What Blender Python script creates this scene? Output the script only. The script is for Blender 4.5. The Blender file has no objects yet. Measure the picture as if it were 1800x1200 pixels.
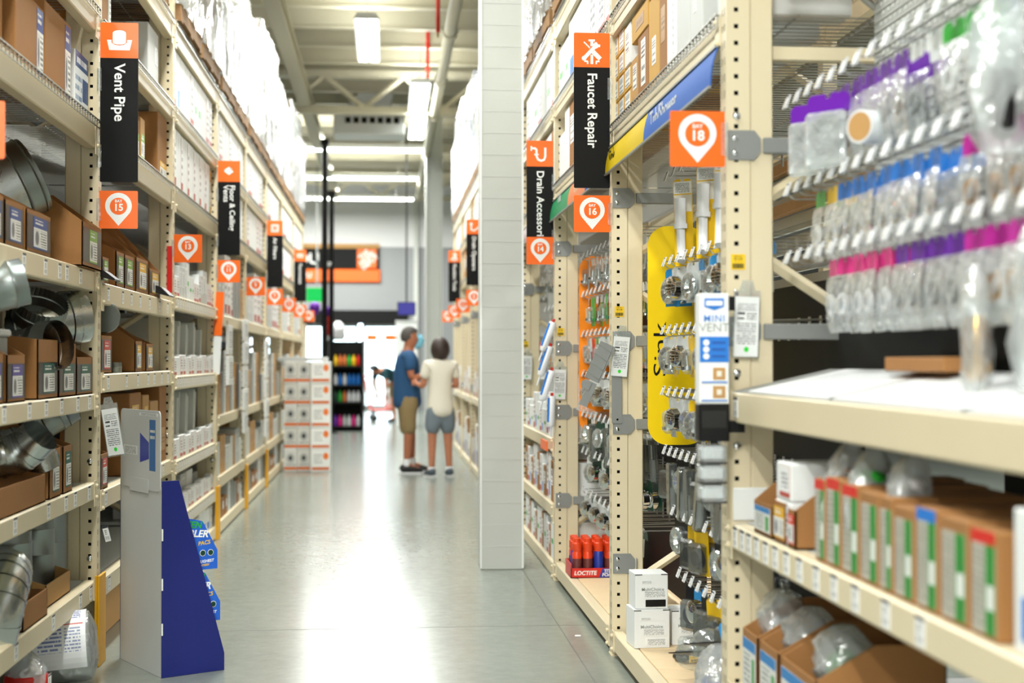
import bpy, bmesh, math, random
from mathutils import Vector, Matrix, Euler
R = math.radians
rnd = random.Random(7)
scene = bpy.context.scene
COL = scene.collection
D = bpy.data

# ------------------------------------------------------------------ camera, world, exposure
F, PSI, EYE = 2500.0, math.atan(220/2500), 1.35
cam_data = D.cameras.new('camera'); cam = D.objects.new('camera', cam_data); COL.objects.link(cam)
cam.location = (0, 0, EYE); cam.rotation_euler = (R(90.733), 0, -PSI)
cam_data.sensor_width = 36; cam_data.lens = 50; cam_data.clip_start = .05; cam_data.clip_end = 300
cam_data.dof.use_dof = True; cam_data.dof.focus_distance = 6.5; cam_data.dof.aperture_fstop = 2.0
scene.camera = cam
world = D.worlds.new('world'); scene.world = world; world.use_nodes = True
world.node_tree.nodes['Background'].inputs[0].default_value = (.78, .90, 1, 1)
world.node_tree.nodes['Background'].inputs[1].default_value = 9.0
scene.view_settings.view_transform = 'Standard'; scene.view_settings.look = 'None'
scene.view_settings.gamma = 1; scene.view_settings.use_curve_mapping = False
scene.view_settings.exposure = -.2
LAMP_W = 105

def area(loc, sx, sy, watts, rot=(0, 0, 0), col=(.985, 1, .965)):
    l = D.lights.new('lamp_light', 'AREA'); l.shape = 'RECTANGLE'; l.size = sx; l.size_y = sy; l.energy = watts; l.color = col
    o = D.objects.new('lamp_light', l); o.location = loc; o.rotation_euler = rot; COL.objects.link(o)

# where a pixel of the 1800x1200 frame meets a plane of the shop (used to measure real positions)
def YX(px, X): return X/math.tan(math.atan((px-900)/F)+PSI)
def XY(px, Y): return Y*math.tan(math.atan((px-900)/F)+PSI)
def ZZ(py, X, Y): return EYE+(632-py)*(X*math.sin(PSI)+Y*math.cos(PSI))/F

# ------------------------------------------------------------------ materials
def lin(c):
    if isinstance(c, str): c = tuple(int(c[i:i+2], 16)/255 for i in (0, 2, 4))
    return tuple((x/12.92 if x <= .04045 else ((x+.055)/1.055)**2.4) for x in c)+(1,)
class NT:
    def __init__(s, name):
        s.m = D.materials.new(name); s.m.use_nodes = True; s.t = s.m.node_tree; s.t.nodes.clear()
    def n(s, typ, ins=(), **kw):
        o = s.t.nodes.new(typ)
        for k, v in kw.items(): setattr(o, k, v)
        for k, v in (ins.items() if isinstance(ins, dict) else enumerate(ins)):
            if v is None: continue
            if hasattr(v, 'is_output'): s.t.links.new(v, o.inputs[k])
            else: o.inputs[k].default_value = v
        return o
    def math(s, op, a, b=None, c=None): return s.n('ShaderNodeMath', [a, b, c], operation=op).outputs[0]
    def mix(s, fac, a, b):
        o = s.n('ShaderNodeMix', data_type='RGBA')
        for i, v in ((0, fac), (6, a), (7, b)):
            if hasattr(v, 'is_output'): s.t.links.new(v, o.inputs[i])
            else: o.inputs[i].default_value = v
        return o.outputs[2]
    def out(s, sh):
        o = s.n('ShaderNodeOutputMaterial'); s.t.links.new(sh, o.inputs[0]); return s.m
    def bsdf(s, col, rough=.5, metal=0, normal=None, **kw):
        b = s.n('ShaderNodeBsdfPrincipled', {'Base Color': col, 'Roughness': rough, 'Metallic': metal})
        if normal is not None: s.t.links.new(normal, b.inputs['Normal'])
        for k, v in kw.items(): b.inputs[k.replace('_', ' ')].default_value = v
        return b.outputs[0]
def pm(name, c, rough=.5, metal=0, var=.0, vscale=6, bump=0, bscale=40, stretch=(1, 1, 1), rvar=0, **kw):
    n = NT(name); c = lin(c)
    tc = n.n('ShaderNodeTexCoord').outputs['Object']
    mp = n.n('ShaderNodeMapping', {'Vector': tc, 'Scale': stretch}).outputs[0]
    col, rg = c, rough
    if var or rvar:
        ns = n.n('ShaderNodeTexNoise', {'Vector': mp, 'Scale': vscale, 'Detail': 4.0}).outputs[0]
        if var:
            col = n.mix(ns, tuple(max(0, x*(1-var)) for x in c[:3])+(1,), tuple(min(1, x*(1+var)) for x in c[:3])+(1,))
        if rvar: rg = n.math('ADD', rough-rvar/2, n.math('MULTIPLY', ns, rvar))
    nm = None
    if bump:
        nb = n.n('ShaderNodeTexNoise', {'Vector': mp, 'Scale': bscale, 'Detail': 3.0}).outputs[0]
        nm = n.n('ShaderNodeBump', {'Strength': bump, 'Distance': .01, 'Height': nb}).outputs[0]
    return n.out(n.bsdf(col, rg, metal, nm, **kw))
def emit(name, c, s):
    n = NT(name); return n.out(n.n('ShaderNodeEmission', [lin(c), s]).outputs[0])
def clear(name, c='f4f8f8', white=.12, gloss=.25, rough=.12, bump=.0, bscale=30):
    n = NT(name)
    nm = None
    if bump:
        tc = n.n('ShaderNodeTexCoord').outputs['Object']
        nb = n.n('ShaderNodeTexNoise', {'Vector': tc, 'Scale': bscale, 'Detail': 2.0}).outputs[0]
        nm = n.n('ShaderNodeBump', {'Strength': bump, 'Distance': .02, 'Height': nb}).outputs[0]
    tr = n.n('ShaderNodeBsdfTransparent', [lin(c)]).outputs[0]
    gl = n.n('ShaderNodeBsdfAnisotropic', {'Color': (1, 1, 1, 1), 'Roughness': rough, 'Normal': nm}).outputs[0]
    df = n.n('ShaderNodeBsdfDiffuse', {'Color': lin(c), 'Normal': nm}).outputs[0]
    a = n.n('ShaderNodeMixShader', [white, tr, df]).outputs[0]
    fr = n.n('ShaderNodeLayerWeight', {'Blend': .25}).outputs['Facing']
    fac = n.math('ADD', gloss*.35, n.math('MULTIPLY', fr, gloss))
    return n.out(n.n('ShaderNodeMixShader', [fac, a, gl]).outputs[0])
def printed(name, bg, rects, rough=.45, blobs=(), vec='UV'):
    """flat print: rects (u0,u1,v0,v1,colour[,lines]) on a background, lines>0 breaks the rect into rows of text-like dashes"""
    n = NT(name)
    uv = n.n('ShaderNodeTexCoord').outputs[vec]
    sp = n.n('ShaderNodeSeparateXYZ', [uv]); u, v = sp.outputs[0], sp.outputs[1]
    col = lin(bg)
    for r in rects:
        u0, u1, v0, v1, c = r[:5]
        f = n.math('MULTIPLY', n.math('COMPARE', u, (u0+u1)/2, (u1-u0)/2), n.math('COMPARE', v, (v0+v1)/2, (v1-v0)/2))
        if len(r) > 5:
            k = r[5]
            row = n.math('LESS_THAN', n.math('FRACT', n.math('MULTIPLY', v, k)), .5)
            cell = n.n('ShaderNodeCombineXYZ', [n.math('MULTIPLY', u, 22.), n.math('FLOOR', n.math('MULTIPLY', v, k)), 0.]).outputs[0]
            ns = n.n('ShaderNodeTexNoise', {'Vector': cell, 'Scale': 1.3, 'Detail': 1.0}).outputs[0]
            f = n.math('MULTIPLY', f, n.math('MULTIPLY', row, n.math('GREATER_THAN', ns, .42)))
        col = n.mix(f, col, lin(c))
    for (cu, cv, ru, rv, c) in blobs:
        du = n.math('DIVIDE', n.math('SUBTRACT', u, cu), ru); dv = n.math('DIVIDE', n.math('SUBTRACT', v, cv), rv)
        f = n.math('LESS_THAN', n.math('ADD', n.math('MULTIPLY', du, du), n.math('MULTIPLY', dv, dv)), 1.)
        col = n.mix(f, col, lin(c))
    return n.out(n.bsdf(col, rough))

M = {}
M['beige'] = pm('beige_paint', 'ddcfae', .42, var=.04, vscale=3, bump=.04, bscale=60)
M['hole_shade'] = pm('post_inside_shade', '14120f', .8, Specular_IOR_Level=.1)
M['wire'] = pm('zinc_wire', 'b9b9b4', .3, .9)
M['galv'] = pm('galvanised_steel', 'c3c8c6', .26, 1, var=.10, vscale=9, rvar=.16, bump=.03, bscale=14)
M['galvd'] = pm('dull_galvanised', '98a09e', .38, 1, var=.10, vscale=9, rvar=.12)
M['steel'] = pm('grey_steel', '8d8f8c', .4, .25, var=.05)
M['chrome'] = pm('chrome', 'e4e6e6', .08, 1)
M['brass'] = pm('brass', 'd8a548', .22, 1)
M['card'] = pm('brown_cardboard', '9c6c3a', .75, var=.07, vscale=8, bump=.05, bscale=120)
M['card2'] = pm('pale_cardboard', 'bd9158', .75, var=.07, vscale=8, bump=.05, bscale=120)
M['cardy'] = pm('yellow_cardboard', 'c99b45', .7, var=.06, vscale=8)
M['white'] = pm('white_board', 'e9ebe9', .5, var=.02)
M['offw'] = pm('grey_white_board', 'c9cbc8', .55, var=.03)
M['grey'] = pm('grey_board', '8e908c', .55, var=.04)
M['pgrey'] = pm('pale_grey_paint', 'd3d5cf', .45, var=.02)
M['black'] = pm('black_plastic', '080808', .45, Specular_IOR_Level=.25)
M['rubber'] = pm('black_rubber', '0e0e0e', .35)
M['orange'] = pm('orange_print', 'fb6c0c', .35)
M['signblack'] = pm('black_print', '060606', .5, Specular_IOR_Level=.2)
M['signwhite'] = pm('white_print', 'f3f3f1', .4)
M['clad'] = pm('column_cladding', 'bfc2bc', .5, var=.02)
M['wood'] = pm('pine', 'd2a878', .6, var=.14, vscale=5, stretch=(1, 14, 14), bump=.05, bscale=30)
M['woodx'] = pm('pine_planks', 'e2c8a0', .6, var=.12, vscale=5, stretch=(2, 22, 2), bump=.04, bscale=30)
M['pallet'] = pm('pallet_wood', '8d6a42', .75, var=.2, vscale=5, stretch=(1, 8, 8))
M['yellow'] = pm('safety_yellow', 'e2a512', .5, var=.05)
M['signy'] = pm('yellow_plastic', 'ffd70a', .3)
M['signo'] = pm('orange_plastic', 'ff8e14', .3)
M['tblue'] = pm('tray_blue', '2360c8', .4, var=.2, vscale=4)
M['blue'] = pm('deep_blue_card', '15206c', .42, var=.03)
M['bblue'] = pm('bright_blue_card', '1f8fd0', .4, var=.04)
M['lblue'] = pm('banner_blue', '2f5fae', .65, Specular_IOR_Level=.2)
M['ygold'] = pm('banner_yellow', 'd2b40c', .65, Specular_IOR_Level=.2)
M['green'] = pm('banner_green', '1f8a55', .4)
M['borange'] = pm('banner_orange', 'd9763a', .4)
M['maroon'] = pm('banner_maroon', '6a3230', .4)
M['purple'] = pm('purple_card', '6a1fa5', .4)
M['magenta'] = pm('magenta_card', 'c01f9a', .4)
M['pink'] = pm('pink_card', 'e8288c', .4)
M['cblue'] = pm('cobalt_card', '1476cf', .4)
M['cgreen'] = pm('green_card', '2fa838', .4)
M['dgreen'] = pm('dark_green_plastic', '14402f', .35)
M['cyellow'] = pm('yellow_card', 'f2c414', .4)
M['red'] = pm('red_plastic', 'd5261c', .35)
M['cano'] = pm('orange_can', 'e8481e', .3)
M['bluel'] = pm('blue_print', '24389c', .35)
M['silver'] = pm('silver_foil', 'd6d8d8', .28, .85, bump=.5, bscale=26)
M['clear'] = clear('clear_plastic', white=.10, gloss=.35, bump=.35, bscale=22)
M['bag'] = clear('poly_bag', white=.34, gloss=.45, rough=.16, bump=.8, bscale=26)
M['wrap'] = clear('stretch_wrap', 'c9cbc9', white=.24, gloss=.5, rough=.22, bump=.9, bscale=13)
M['dclear'] = clear('smoked_clamshell', 'b4b8b4', white=.1, gloss=.3)
M['sheet'] = pm('white_paper', 'eef0f0', .5, var=.03, vscale=5)
M['skin'] = pm('skin', 'b9795a', .5)
M['skin2'] = pm('skin_tan', 'a9694a', .5)
M['hairg'] = pm('grey_hair', '4b4744', .7, bump=.3, bscale=60)
M['hairb'] = pm('brown_hair', '33251f', .55, bump=.4, bscale=60)
M['navy'] = pm('navy_cloth', '1c4a74', .8, bump=.1, bscale=30)
M['khaki'] = pm('khaki_cloth', '8a7650', .85, bump=.1, bscale=30)
M['cream'] = pm('cream_cloth', 'e4dfd0', .85, bump=.1, bscale=30)
M['denim'] = pm('grey_denim', '75808a', .85, bump=.1, bscale=30)
M['shoe'] = pm('black_shoe', '1a1a1b', .5)
M['shoe2'] = pm('grey_shoe', '4a555e', .6)
M['mask'] = pm('pale_blue_mask', '7cc4dc', .7)
M['teal'] = pm('dark_teal_cloth', '17424a', .85)
M['peg'] = pm('grey_backing', 'b9bdbb', .45)
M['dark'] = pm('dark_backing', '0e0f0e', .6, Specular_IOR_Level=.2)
M['lamp'] = emit('lamp_diffuser', 'f6fff8', 14)
M['tube'] = emit('tube_light', 'f6fff4', 12)
M['exit'] = emit('exit_green', '2fe46a', 1.1)
M['screen'] = emit('screen_glow', '5a58b0', 1.0)
M['frost'] = pm('white_can', 'e4e6e8', .35)

# labels
M['tag'] = printed('price_tag_print', 'f1f1ee', [(.0, 1, .86, 1, '2a2a33'), (.25, .62, .45, .78, '222222', 9), (.15, .8, .1, .36, '555555', 14)])
def prod_label(name, hdr, pic='6d6d70'):
    return printed(name, 'ecece8', [(.06, .42, .08, .62, 'd7d8d6'), (.5, .95, .1, .6, '55595c', 12), (.0, 1, .66, 1, hdr), (.12, .7, .74, .92, 'e9e9e6', 9), (0, 1, 0, .05, hdr)],
                   blobs=[(.25, .34, .13, .22, pic)])
for k, h in (('purple', '584a9c'), ('green', '0f5b4c'), ('lime', '7fae2c'), ('blue', '244a90'), ('red', 'd23b26'), ('yell', 'e0aa18')):
    M['lab_'+k] = prod_label('product_label_'+k, h)
M['lab_ship'] = printed('shipping_label', 'f0f0ee', [(.08, .9, .55, .92, '333333', 10), (.1, .9, .08, .42, '6a6a6a', 3)])
M['lab_bar'] = printed('box_print', 'eceeec', [(.1, .9, .1, .9, '77797a', 9)])
M['lab_kraft'] = printed('kraft_print', 'b08552', [(.15, .85, .3, .7, '5a4326', 6)])
M['lab_white'] = printed('white_box_print', 'eeefee', [(.0, 1, .0, .16, 'b8483a'), (.2, .8, .3, .85, '4a4d50', 7)])
M['lab_greenw'] = printed('green_white_print', 'b9b6a8', [(.0, .55, .05, .95, '8c8a80', 13), (.58, 1, 0, 1, '2c8a34'), (.64, .94, .28, .55, 'e9ebe6')])
M['lab_bluew'] = printed('blue_white_print', 'd8dad6', [(.0, 1, .78, 1, '2a7fc0'), (.1, .6, .1, .7, '8b8d88', 9), (.72, .92, .08, .66, '3f9a48')])
M['lab_sticker'] = printed('yellow_sticker', 'f4c80f', [(.2, .8, .55, .9, '1d1d18', 6), (.1, .9, .08, .4, '4a430e', 1)])
M['lab_sleeve'] = printed('leaflet_print', 'e6e8e6', [(.1, .9, .2, .56, '6e7070', 24), (.12, .42, .62, .74, '3a3c3c', 10), (.5, .9, .6, .74, '55585a', 24), (.1, .9, .76, .9, '8a8c8c', 30)],
                         blobs=[(.52, .12, .10, .045, '22cf2e')])
M['lab_stack'] = printed('shaded_white_carton_print', 'd4d3cb', [(.0, 1, .05, .19, 'd4681d'), (.15, .9, .25, .36, '74777a', 20)], blobs=[(.5, .62, .33, .24, 'b2b3ae'), (.5, .62, .15, .12, '3a3d40')])  # duller ground paints in the shade on the stack's left columns
M['lab_stack2'] = printed('white_carton_end_print', 'f1f2ee', [(.05, .95, .05, .19, 'd4681d'), (.15, .6, .35, .85, 'a9aca9', 8)], blobs=[(.78, .72, .14, .17, 'ee7a2a')])
M['lab_roll'] = printed('insulation_wrap_print', 'eceeef', [(.1, .9, .62, .92, '4a5aa8', 26), (.05, .95, .52, .535, 'c8302a'), (.1, .55, .2, .48, '7a86b8', 22), (.6, .9, .2, .48, '8a93b8', 26), (.05, .2, .9, 1, 'cf2a2a')])
M['lab_exh'] = printed('fan_box_print', 'e6ebee', [(.0, 1, .72, 1, '244a80'), (.1, .9, .78, .9, 'e8ecef', 5), (.55, 1, .2, .6, '2b4f86'), (.0, .5, .1, .6, '6c87a8', 6)])
M['lab_stain'] = printed('book_print', '3a6ea8', [(.1, .9, .6, .8, 'e8e8d8', 8)])
M['screenm'] = printed('sheet_print', 'eceeee', [(.06, .94, .06, .94, 'd2d6d8', 30)], rough=.4)
# ------------------------------------------------------------------ mesh building
class MB:
    def __init__(s): s.v, s.f, s.mi, s.uv, s.mats = [], [], [], [], []
    def m(s, mat):
        mat = M[mat] if isinstance(mat, str) else mat
        if mat not in s.mats: s.mats.append(mat)
        return s.mats.index(mat)
    def face(s, idx, k, uv=None): s.f.append(tuple(idx)); s.mi.append(k); s.uv.append(uv)
    def poly(s, pts, mat, uv=None):
        b = len(s.v); s.v += [tuple(p) for p in pts]; s.face(range(b, b+len(pts)), s.m(mat), uv)
    def quad(s, a, b, c, d, mat): s.poly((a, b, c, d), mat, ((0, 0), (1, 0), (1, 1), (0, 1)))
    def box(s, x0, x1, y0, y1, z0, z1, mat, ch=0):
        k = s.m(mat); b = len(s.v)
        if not ch:
            s.v += [(x, y, z) for z in (z0, z1) for y in (y0, y1) for x in (x0, x1)]
            for q in ((0, 2, 3, 1), (4, 5, 7, 6), (0, 1, 5, 4), (2, 6, 7, 3), (0, 4, 6, 2), (1, 3, 7, 5)):
                s.face([b+i for i in q], k, ((0, 0), (1, 0), (1, 1), (0, 1)))
            return
        X, Y, Z = (x0, x1), (y0, y1), (z0, z1); idx = {}
        for i in (0, 1):
            for j in (0, 1):
                for l in (0, 1):
                    p = (X[i], Y[j], Z[l]); sg = (1-2*i, 1-2*j, 1-2*l)
                    for a in range(3):
                        q = [p[t]+(sg[t]*ch if t != a else 0) for t in range(3)]
                        idx[i, j, l, a] = len(s.v); s.v.append(tuple(q))
        for a in range(3):
            o = [t for t in range(3) if t != a]
            for e in (0, 1):
                ring = []
                for (p, q) in ((0, 0), (1, 0), (1, 1), (0, 1)):
                    c = [0]*3; c[a] = e; c[o[0]] = p; c[o[1]] = q; ring.append(idx[c[0], c[1], c[2], a])
                flip = (e == 0) ^ (a == 1)
                s.face(ring[::-1] if flip else ring, k, ((0, 0), (1, 0), (1, 1), (0, 1)))
            for p in (0, 1):
                for q in (0, 1):
                    c0 = [0]*3; c0[o[0]] = p; c0[o[1]] = q; c1 = list(c0); c1[a] = 1
                    s.face((idx[(*c0, o[0])], idx[(*c1, o[0])], idx[(*c1, o[1])], idx[(*c0, o[1])]), k)
        for i in (0, 1):
            for j in (0, 1):
                for l in (0, 1): s.face([idx[i, j, l, a] for a in range(3)], k)
    def ring(s, c, ax1, ax2, r, n, r2=None, crimp=0):
        b = len(s.v); r2 = r if r2 is None else r2
        for i in range(n):
            t = 2*math.pi*i/n; q = 1-(crimp if i % 2 else 0)
            s.v.append(tuple(c+ax1*(math.cos(t)*r*q)+ax2*(math.sin(t)*r2*q)))
        return list(range(b, b+n))
    def join(s, A, B, k):
        n = len(A)
        for i in range(n):
            j = (i+1) % n; s.face((A[i], A[j], B[j], B[i]), k)
    def sweep(s, pts, rad, n, mat, caps=True, crimp=()):
        pts = [Vector(p) for p in pts]; k = s.m(mat)
        rad = [rad]*len(pts) if not hasattr(rad, '__len__') else rad
        tang = [(pts[min(i+1, len(pts)-1)]-pts[max(i-1, 0)]).normalized() for i in range(len(pts))]
        up = Vector((0, 0, 1)) if abs(tang[0].z) < .9 else Vector((0, 1, 0))
        a = tang[0].cross(up).normalized(); rings = []
        for i, p in enumerate(pts):
            a = (a-tang[i]*a.dot(tang[i])).normalized(); b = tang[i].cross(a)
            rings.append(s.ring(p, a, b, rad[i], n, crimp=.03 if i in crimp else 0))
        for A, B in zip(rings, rings[1:]): s.join(A, B, k)
        if caps: s.face(rings[0][::-1], k); s.face(rings[-1], k)
        return rings
    def cyl(s, p0, p1, r, mat, n=12, r1=None, caps=True): return s.sweep((p0, p1), (r, r if r1 is None else r1), n, mat, caps)
    def lathe(s, prof, mat, n=20, o=(0, 0, 0), axis='z'):
        k = s.m(mat); rings = []
        ax = {'z': ((1, 0, 0), (0, 1, 0), (0, 0, 1)), 'x': ((0, 1, 0), (0, 0, 1), (1, 0, 0)), 'y': ((0, 0, 1), (1, 0, 0), (0, 1, 0))}[axis]
        a, b, c = (Vector(t) for t in ax)
        for (r, h) in prof: rings.append(s.ring(Vector(o)+c*h, a, b, max(r, 1e-4), n))
        for A, B in zip(rings, rings[1:]): s.join(A, B, k)
        return rings
    def prism(s, poly, axis, d0, d1, mat):
        def pt(p, d): return {'x': (d, p[0], p[1]), 'y': (p[0], d, p[1]), 'z': (p[0], p[1], d)}[axis]
        b = len(s.v); n = len(poly); k = s.m(mat)
        s.v += [pt(p, d0) for p in poly]+[pt(p, d1) for p in poly]
        s.face(range(b, b+n), k); s.face(range(b+2*n-1, b+n-1, -1), k)
        for i in range(n): j = (i+1) % n; s.face((b+i, b+n+i, b+n+j, b+j), k)
    def label(s, face, c, w, h, mat, t=.0012):
        """thin printed sheet on the face '+x','-x','-y'; c is the centre on the surface"""
        u, o = {'+x': ((0, 1, 0), (1, 0, 0)), '-x': ((0, -1, 0), (-1, 0, 0)), '-y': ((1, 0, 0), (0, -1, 0)), '+z': ((0, 1, 0), (0, 0, 1))}[face]
        u, o, c = Vector(u), Vector(o), Vector(c); v = Vector((0, 0, 1)) if face != '+z' else Vector((-1, 0, 0))
        P = [c-u*w/2-v*h/2, c+u*w/2-v*h/2, c+u*w/2+v*h/2, c-u*w/2+v*h/2]; q = [p+o*t for p in P]
        s.quad(*q, mat)
        for i in range(4): j = (i+1) % 4; s.poly((P[i], P[j], q[j], q[i]), mat, ((0, 0), (.02, 0), (.02, .02), (0, .02)))
    def mesh(s, name, smooth=None):
        me = D.meshes.new(name); me.from_pydata(s.v, [], s.f); me.update()
        for m in s.mats: me.materials.append(m)
        me.polygons.foreach_set('material_index', s.mi)
        if any(u is not None for u in s.uv):
            l = me.uv_layers.new(name='uv'); flat = []
            for f, u in zip(s.f, s.uv):
                for i in range(len(f)): flat += (u[i] if u else (0., 0.))
            l.data.foreach_set('uv', flat)
        if smooth:
            me.polygons.foreach_set('use_smooth', [True]*len(me.polygons)); me.set_sharp_from_angle(angle=R(smooth))
        return me

ONES = 'zero first second third fourth fifth sixth seventh eighth ninth tenth eleventh twelfth thirteenth fourteenth fifteenth sixteenth seventeenth eighteenth nineteenth'.split()
TENS = {2: 'twent', 3: 'thirt', 4: 'fort'}
def nth(i):
    if i < 20: return ONES[i]
    return TENS[i//10]+('ieth' if i % 10 == 0 else 'y-'+ONES[i % 10])
CARD = dict(zip('1 2 3 4 5 6 7 8 9 10 11 12 13 14 15 16 17 18 20'.split(), 'One Two Three Four Five Six Seven Eight Nine Ten Eleven Twelve Thirteen Fourteen Fifteen Sixteen Seventeen Eighteen Twenty'.split()))
def say(t):
    t = _say(t); w = t.split(' ')
    for drop in ('the', 'on', 'in', 'with'):
        for i in range(len(w)-1, -1, -1):
            if len(w) > 16 and w[i] == drop: del w[i]
    return ' '.join(w)
def _say(t):
    return ' '.join(''.join((CARD.get(p, p) if p.isdigit() else p) for p in _split(w)) for w in t.split(' '))
def _split(w):
    out = ['']
    for ch in w:
        if out[-1] and ch.isdigit() != out[-1][-1].isdigit(): out.append('')
        out[-1] += ch
    return out
_seen = {}
def S(name, mesh=None, kids=(), loc=(0, 0, 0), rot=(0, 0, 0), **props): return dict(n=name, m=mesh, k=list(kids), l=loc, r=rot, p=props)
def spawn(sp, loc=None, rot=None, parent=None, scale=1, label=None, cat=None, group=None, kind=None):
    o = D.objects.new(sp['n'], sp['m']); COL.objects.link(o)
    if sp['m'] is None: o.empty_display_size = .05
    o.location = sp['l'] if loc is None else loc; o.rotation_euler = sp['r'] if rot is None else rot
    if scale != 1: o.scale = (scale,)*3 if not hasattr(scale, '__len__') else scale
    if parent: o.parent = parent
    for k, v in sp['p'].items(): o[k] = v
    if label: o['label'] = say(label)
    if cat: o['category'] = cat
    if group: o['group'] = say(group)
    if kind: o['kind'] = kind
    for c in sp['k']: spawn(c, parent=o)
    return o
def one(name, build, label=None, cat=None, parent=None, loc=(0, 0, 0), rot=(0, 0, 0), smooth=None, kind=None, group=None):
    b = MB(); build(b); return spawn(S(name, b.mesh(name, smooth)), loc, rot, parent, label=label, cat=cat, kind=kind, group=group)
def mk(name, build, smooth=None, kids=(), loc=(0, 0, 0), rot=(0, 0, 0), **props):
    b = MB(); build(b); return S(name, b.mesh(name, smooth), kids, loc, rot, **props)
def L(b, fn, *a, **k): getattr(b, fn)(*a, **k)

_txt = {}
def text_mesh(body, size, mat, bold=.0, rot=0, align='CENTER', sx=1, space=1, line=1, shear=0):
    key = (body, size, mat, bold, rot, align, sx, space, line, shear)
    if key in _txt: return _txt[key]
    c = D.curves.new('text', 'FONT'); c.body = body; c.size = size; c.align_x = align; c.align_y = 'CENTER'; c.offset = bold*size
    c.extrude = .0004; c.space_character = space; c.space_line = line; c.resolution_u = 3; c.shear = shear; c.fill_mode = 'BOTH'
    o = D.objects.new('text', c); COL.objects.link(o)
    me = D.meshes.new_from_object(o.evaluated_get(bpy.context.evaluated_depsgraph_get()))
    D.objects.remove(o); D.curves.remove(c)
    me.transform(Matrix.Rotation(R(rot), 4, 'Z') @ Matrix.Diagonal((sx, 1, 1, 1)))
    me.materials.clear(); me.materials.append(M[mat]); me.name = 'lettering'
    _txt[key] = me; return me
def flat2d(polys, mat, t=.0005):
    """flat printed shapes in the XY plane"""
    b = MB()
    for i, p in enumerate(polys): b.prism(p, 'z', 0, t+.00025*i, mat)
    return b.mesh('print')
def stroke(pts, w):
    out = []
    for (x0, y0), (x1, y1) in zip(pts, pts[1:]):
        dx, dy = x1-x0, y1-y0; l = math.hypot(dx, dy); nx, ny = -dy/l*w/2, dx/l*w/2; ex, ey = dx/l*w*.2, dy/l*w*.2
        out.append([(x0+nx-ex, y0+ny-ey), (x0-nx-ex, y0-ny-ey), (x1-nx+ex, y1-ny+ey), (x1+nx+ex, y1+ny+ey)])
    return out
def circ(cx, cy, r, n=28, a0=0, a1=360, ry=None):
    return [(cx+r*math.cos(R(a0+(a1-a0)*i/n)), cy+(ry or r)*math.sin(R(a0+(a1-a0)*i/n))) for i in range(n if a1-a0 == 360 else n+1)]
def rrect(w, h, r, n=5):
    out = []
    for cx, cy, a in ((w/2-r, h/2-r, 0), (-w/2+r, h/2-r, 90), (-w/2+r, -h/2+r, 180), (w/2-r, -h/2+r, 270)):
        out += [(cx+r*math.cos(R(a+90*i/n)), cy+r*math.sin(R(a+90*i/n))) for i in range(n+1)]
    return out
FRONT, TO_PX, TO_NX = (R(90), 0, 0), (R(90), 0, R(90)), (R(90), 0, R(-90))   # flat print facing the camera end, +X, -X
# ------------------------------------------------------------------ the shop itself
XA, XB = 1.025, -1.28              # aisle faces of the right and left racks
YR = [2.02+2.21*i for i in range(10)]          # right uprights (second one carries Bay 18)
YL = [4.24+2.21*i for i in range(9)]           # left uprights (second one carries Bay 15)
YW = 38.0
def floor_mat():
    n = NT('polished_concrete')
    tc = n.n('ShaderNodeTexCoord').outputs['Object']
    a = n.n('ShaderNodeTexNoise', {'Vector': tc, 'Scale': .9, 'Detail': 6.0, 'Roughness': .6}).outputs[0]
    b = n.n('ShaderNodeTexNoise', {'Vector': tc, 'Scale': 14.0, 'Detail': 5.0, 'Roughness': .7}).outputs[0]
    col = n.mix(n.math('MULTIPLY', n.math('ADD', a, b), .5), lin('6c746c'), lin('979d94'))
    rg = n.math('ADD', .12, n.math('MULTIPLY', b, .16))
    bp = n.n('ShaderNodeBump', {'Strength': .05, 'Distance': .01, 'Height': a}).outputs[0]
    return n.out(n.bsdf(col, rg, 0, bp, Specular_IOR_Level=.5))
M['floor'] = floor_mat()
M['joint'] = pm('floor_joint', '6a6d66', .6)
M['deck'] = pm('ceiling_deck', 'b4b09c', .6, var=.08, vscale=2)
M['joist'] = pm('ceiling_joist', 'c2bda6', .55)
M['wallw'] = pm('white_wall', 'e9e9ea', .6)
M['wallg'] = pm('grey_wall', '9b9d9f', .6, var=.03, vscale=2)
M['asphalt'] = pm('parking_lot', 'b9b4ac', .8)
fl = one('floor', lambda b: b.box(-22, 22, -8, 60, -.2, 0, 'floor'), kind='structure')
for x0, x1, y0, y1 in ([(.868, .874, -8, 38), (-2.9, -2.894, -8, 38)] + [(-1.2, 1.0, y, y+.006) for y in (3.4, 7.2, 10.8, 14.8, 18.8, 22.8, 26.8)]):
    one('floor_joint', lambda b: b.box(x0, x1, y0, y1, -.001, .0006, 'joint'), parent=fl)
def deckm(b):
    y = -8.
    while y < YW:                                    # corrugated roof deck
        b.box(-22, 22, y, y+.19, 6.25, 6.33, 'deck'); b.box(-22, 22, y+.19, y+.3, 6.17, 6.25, 'deck'); y += .3
ceil = one('ceiling', deckm, kind='structure')
y = -6.
while y < YW-1:
    one('joist', lambda b: (b.box(-22, 22, y, y+.09, 5.83, 5.86, 'joist'), b.box(-22, 22, y+.035, y+.055, 5.86, 6.14, 'joist'), b.box(-22, 22, y, y+.09, 6.14, 6.17, 'joist')), parent=ceil)
    y += 1.15
one('wall_left', lambda b: b.box(-22.3, -22, -8, YW, 0, 6.4, 'wallw'), kind='structure')
one('wall_right', lambda b: b.box(22, 22.3, -8, YW, 0, 6.4, 'wallw'), kind='structure')
one('wall_back', lambda b: b.box(-22, 22, -8.3, -8, 0, 6.4, 'wallw'), kind='structure')
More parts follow.
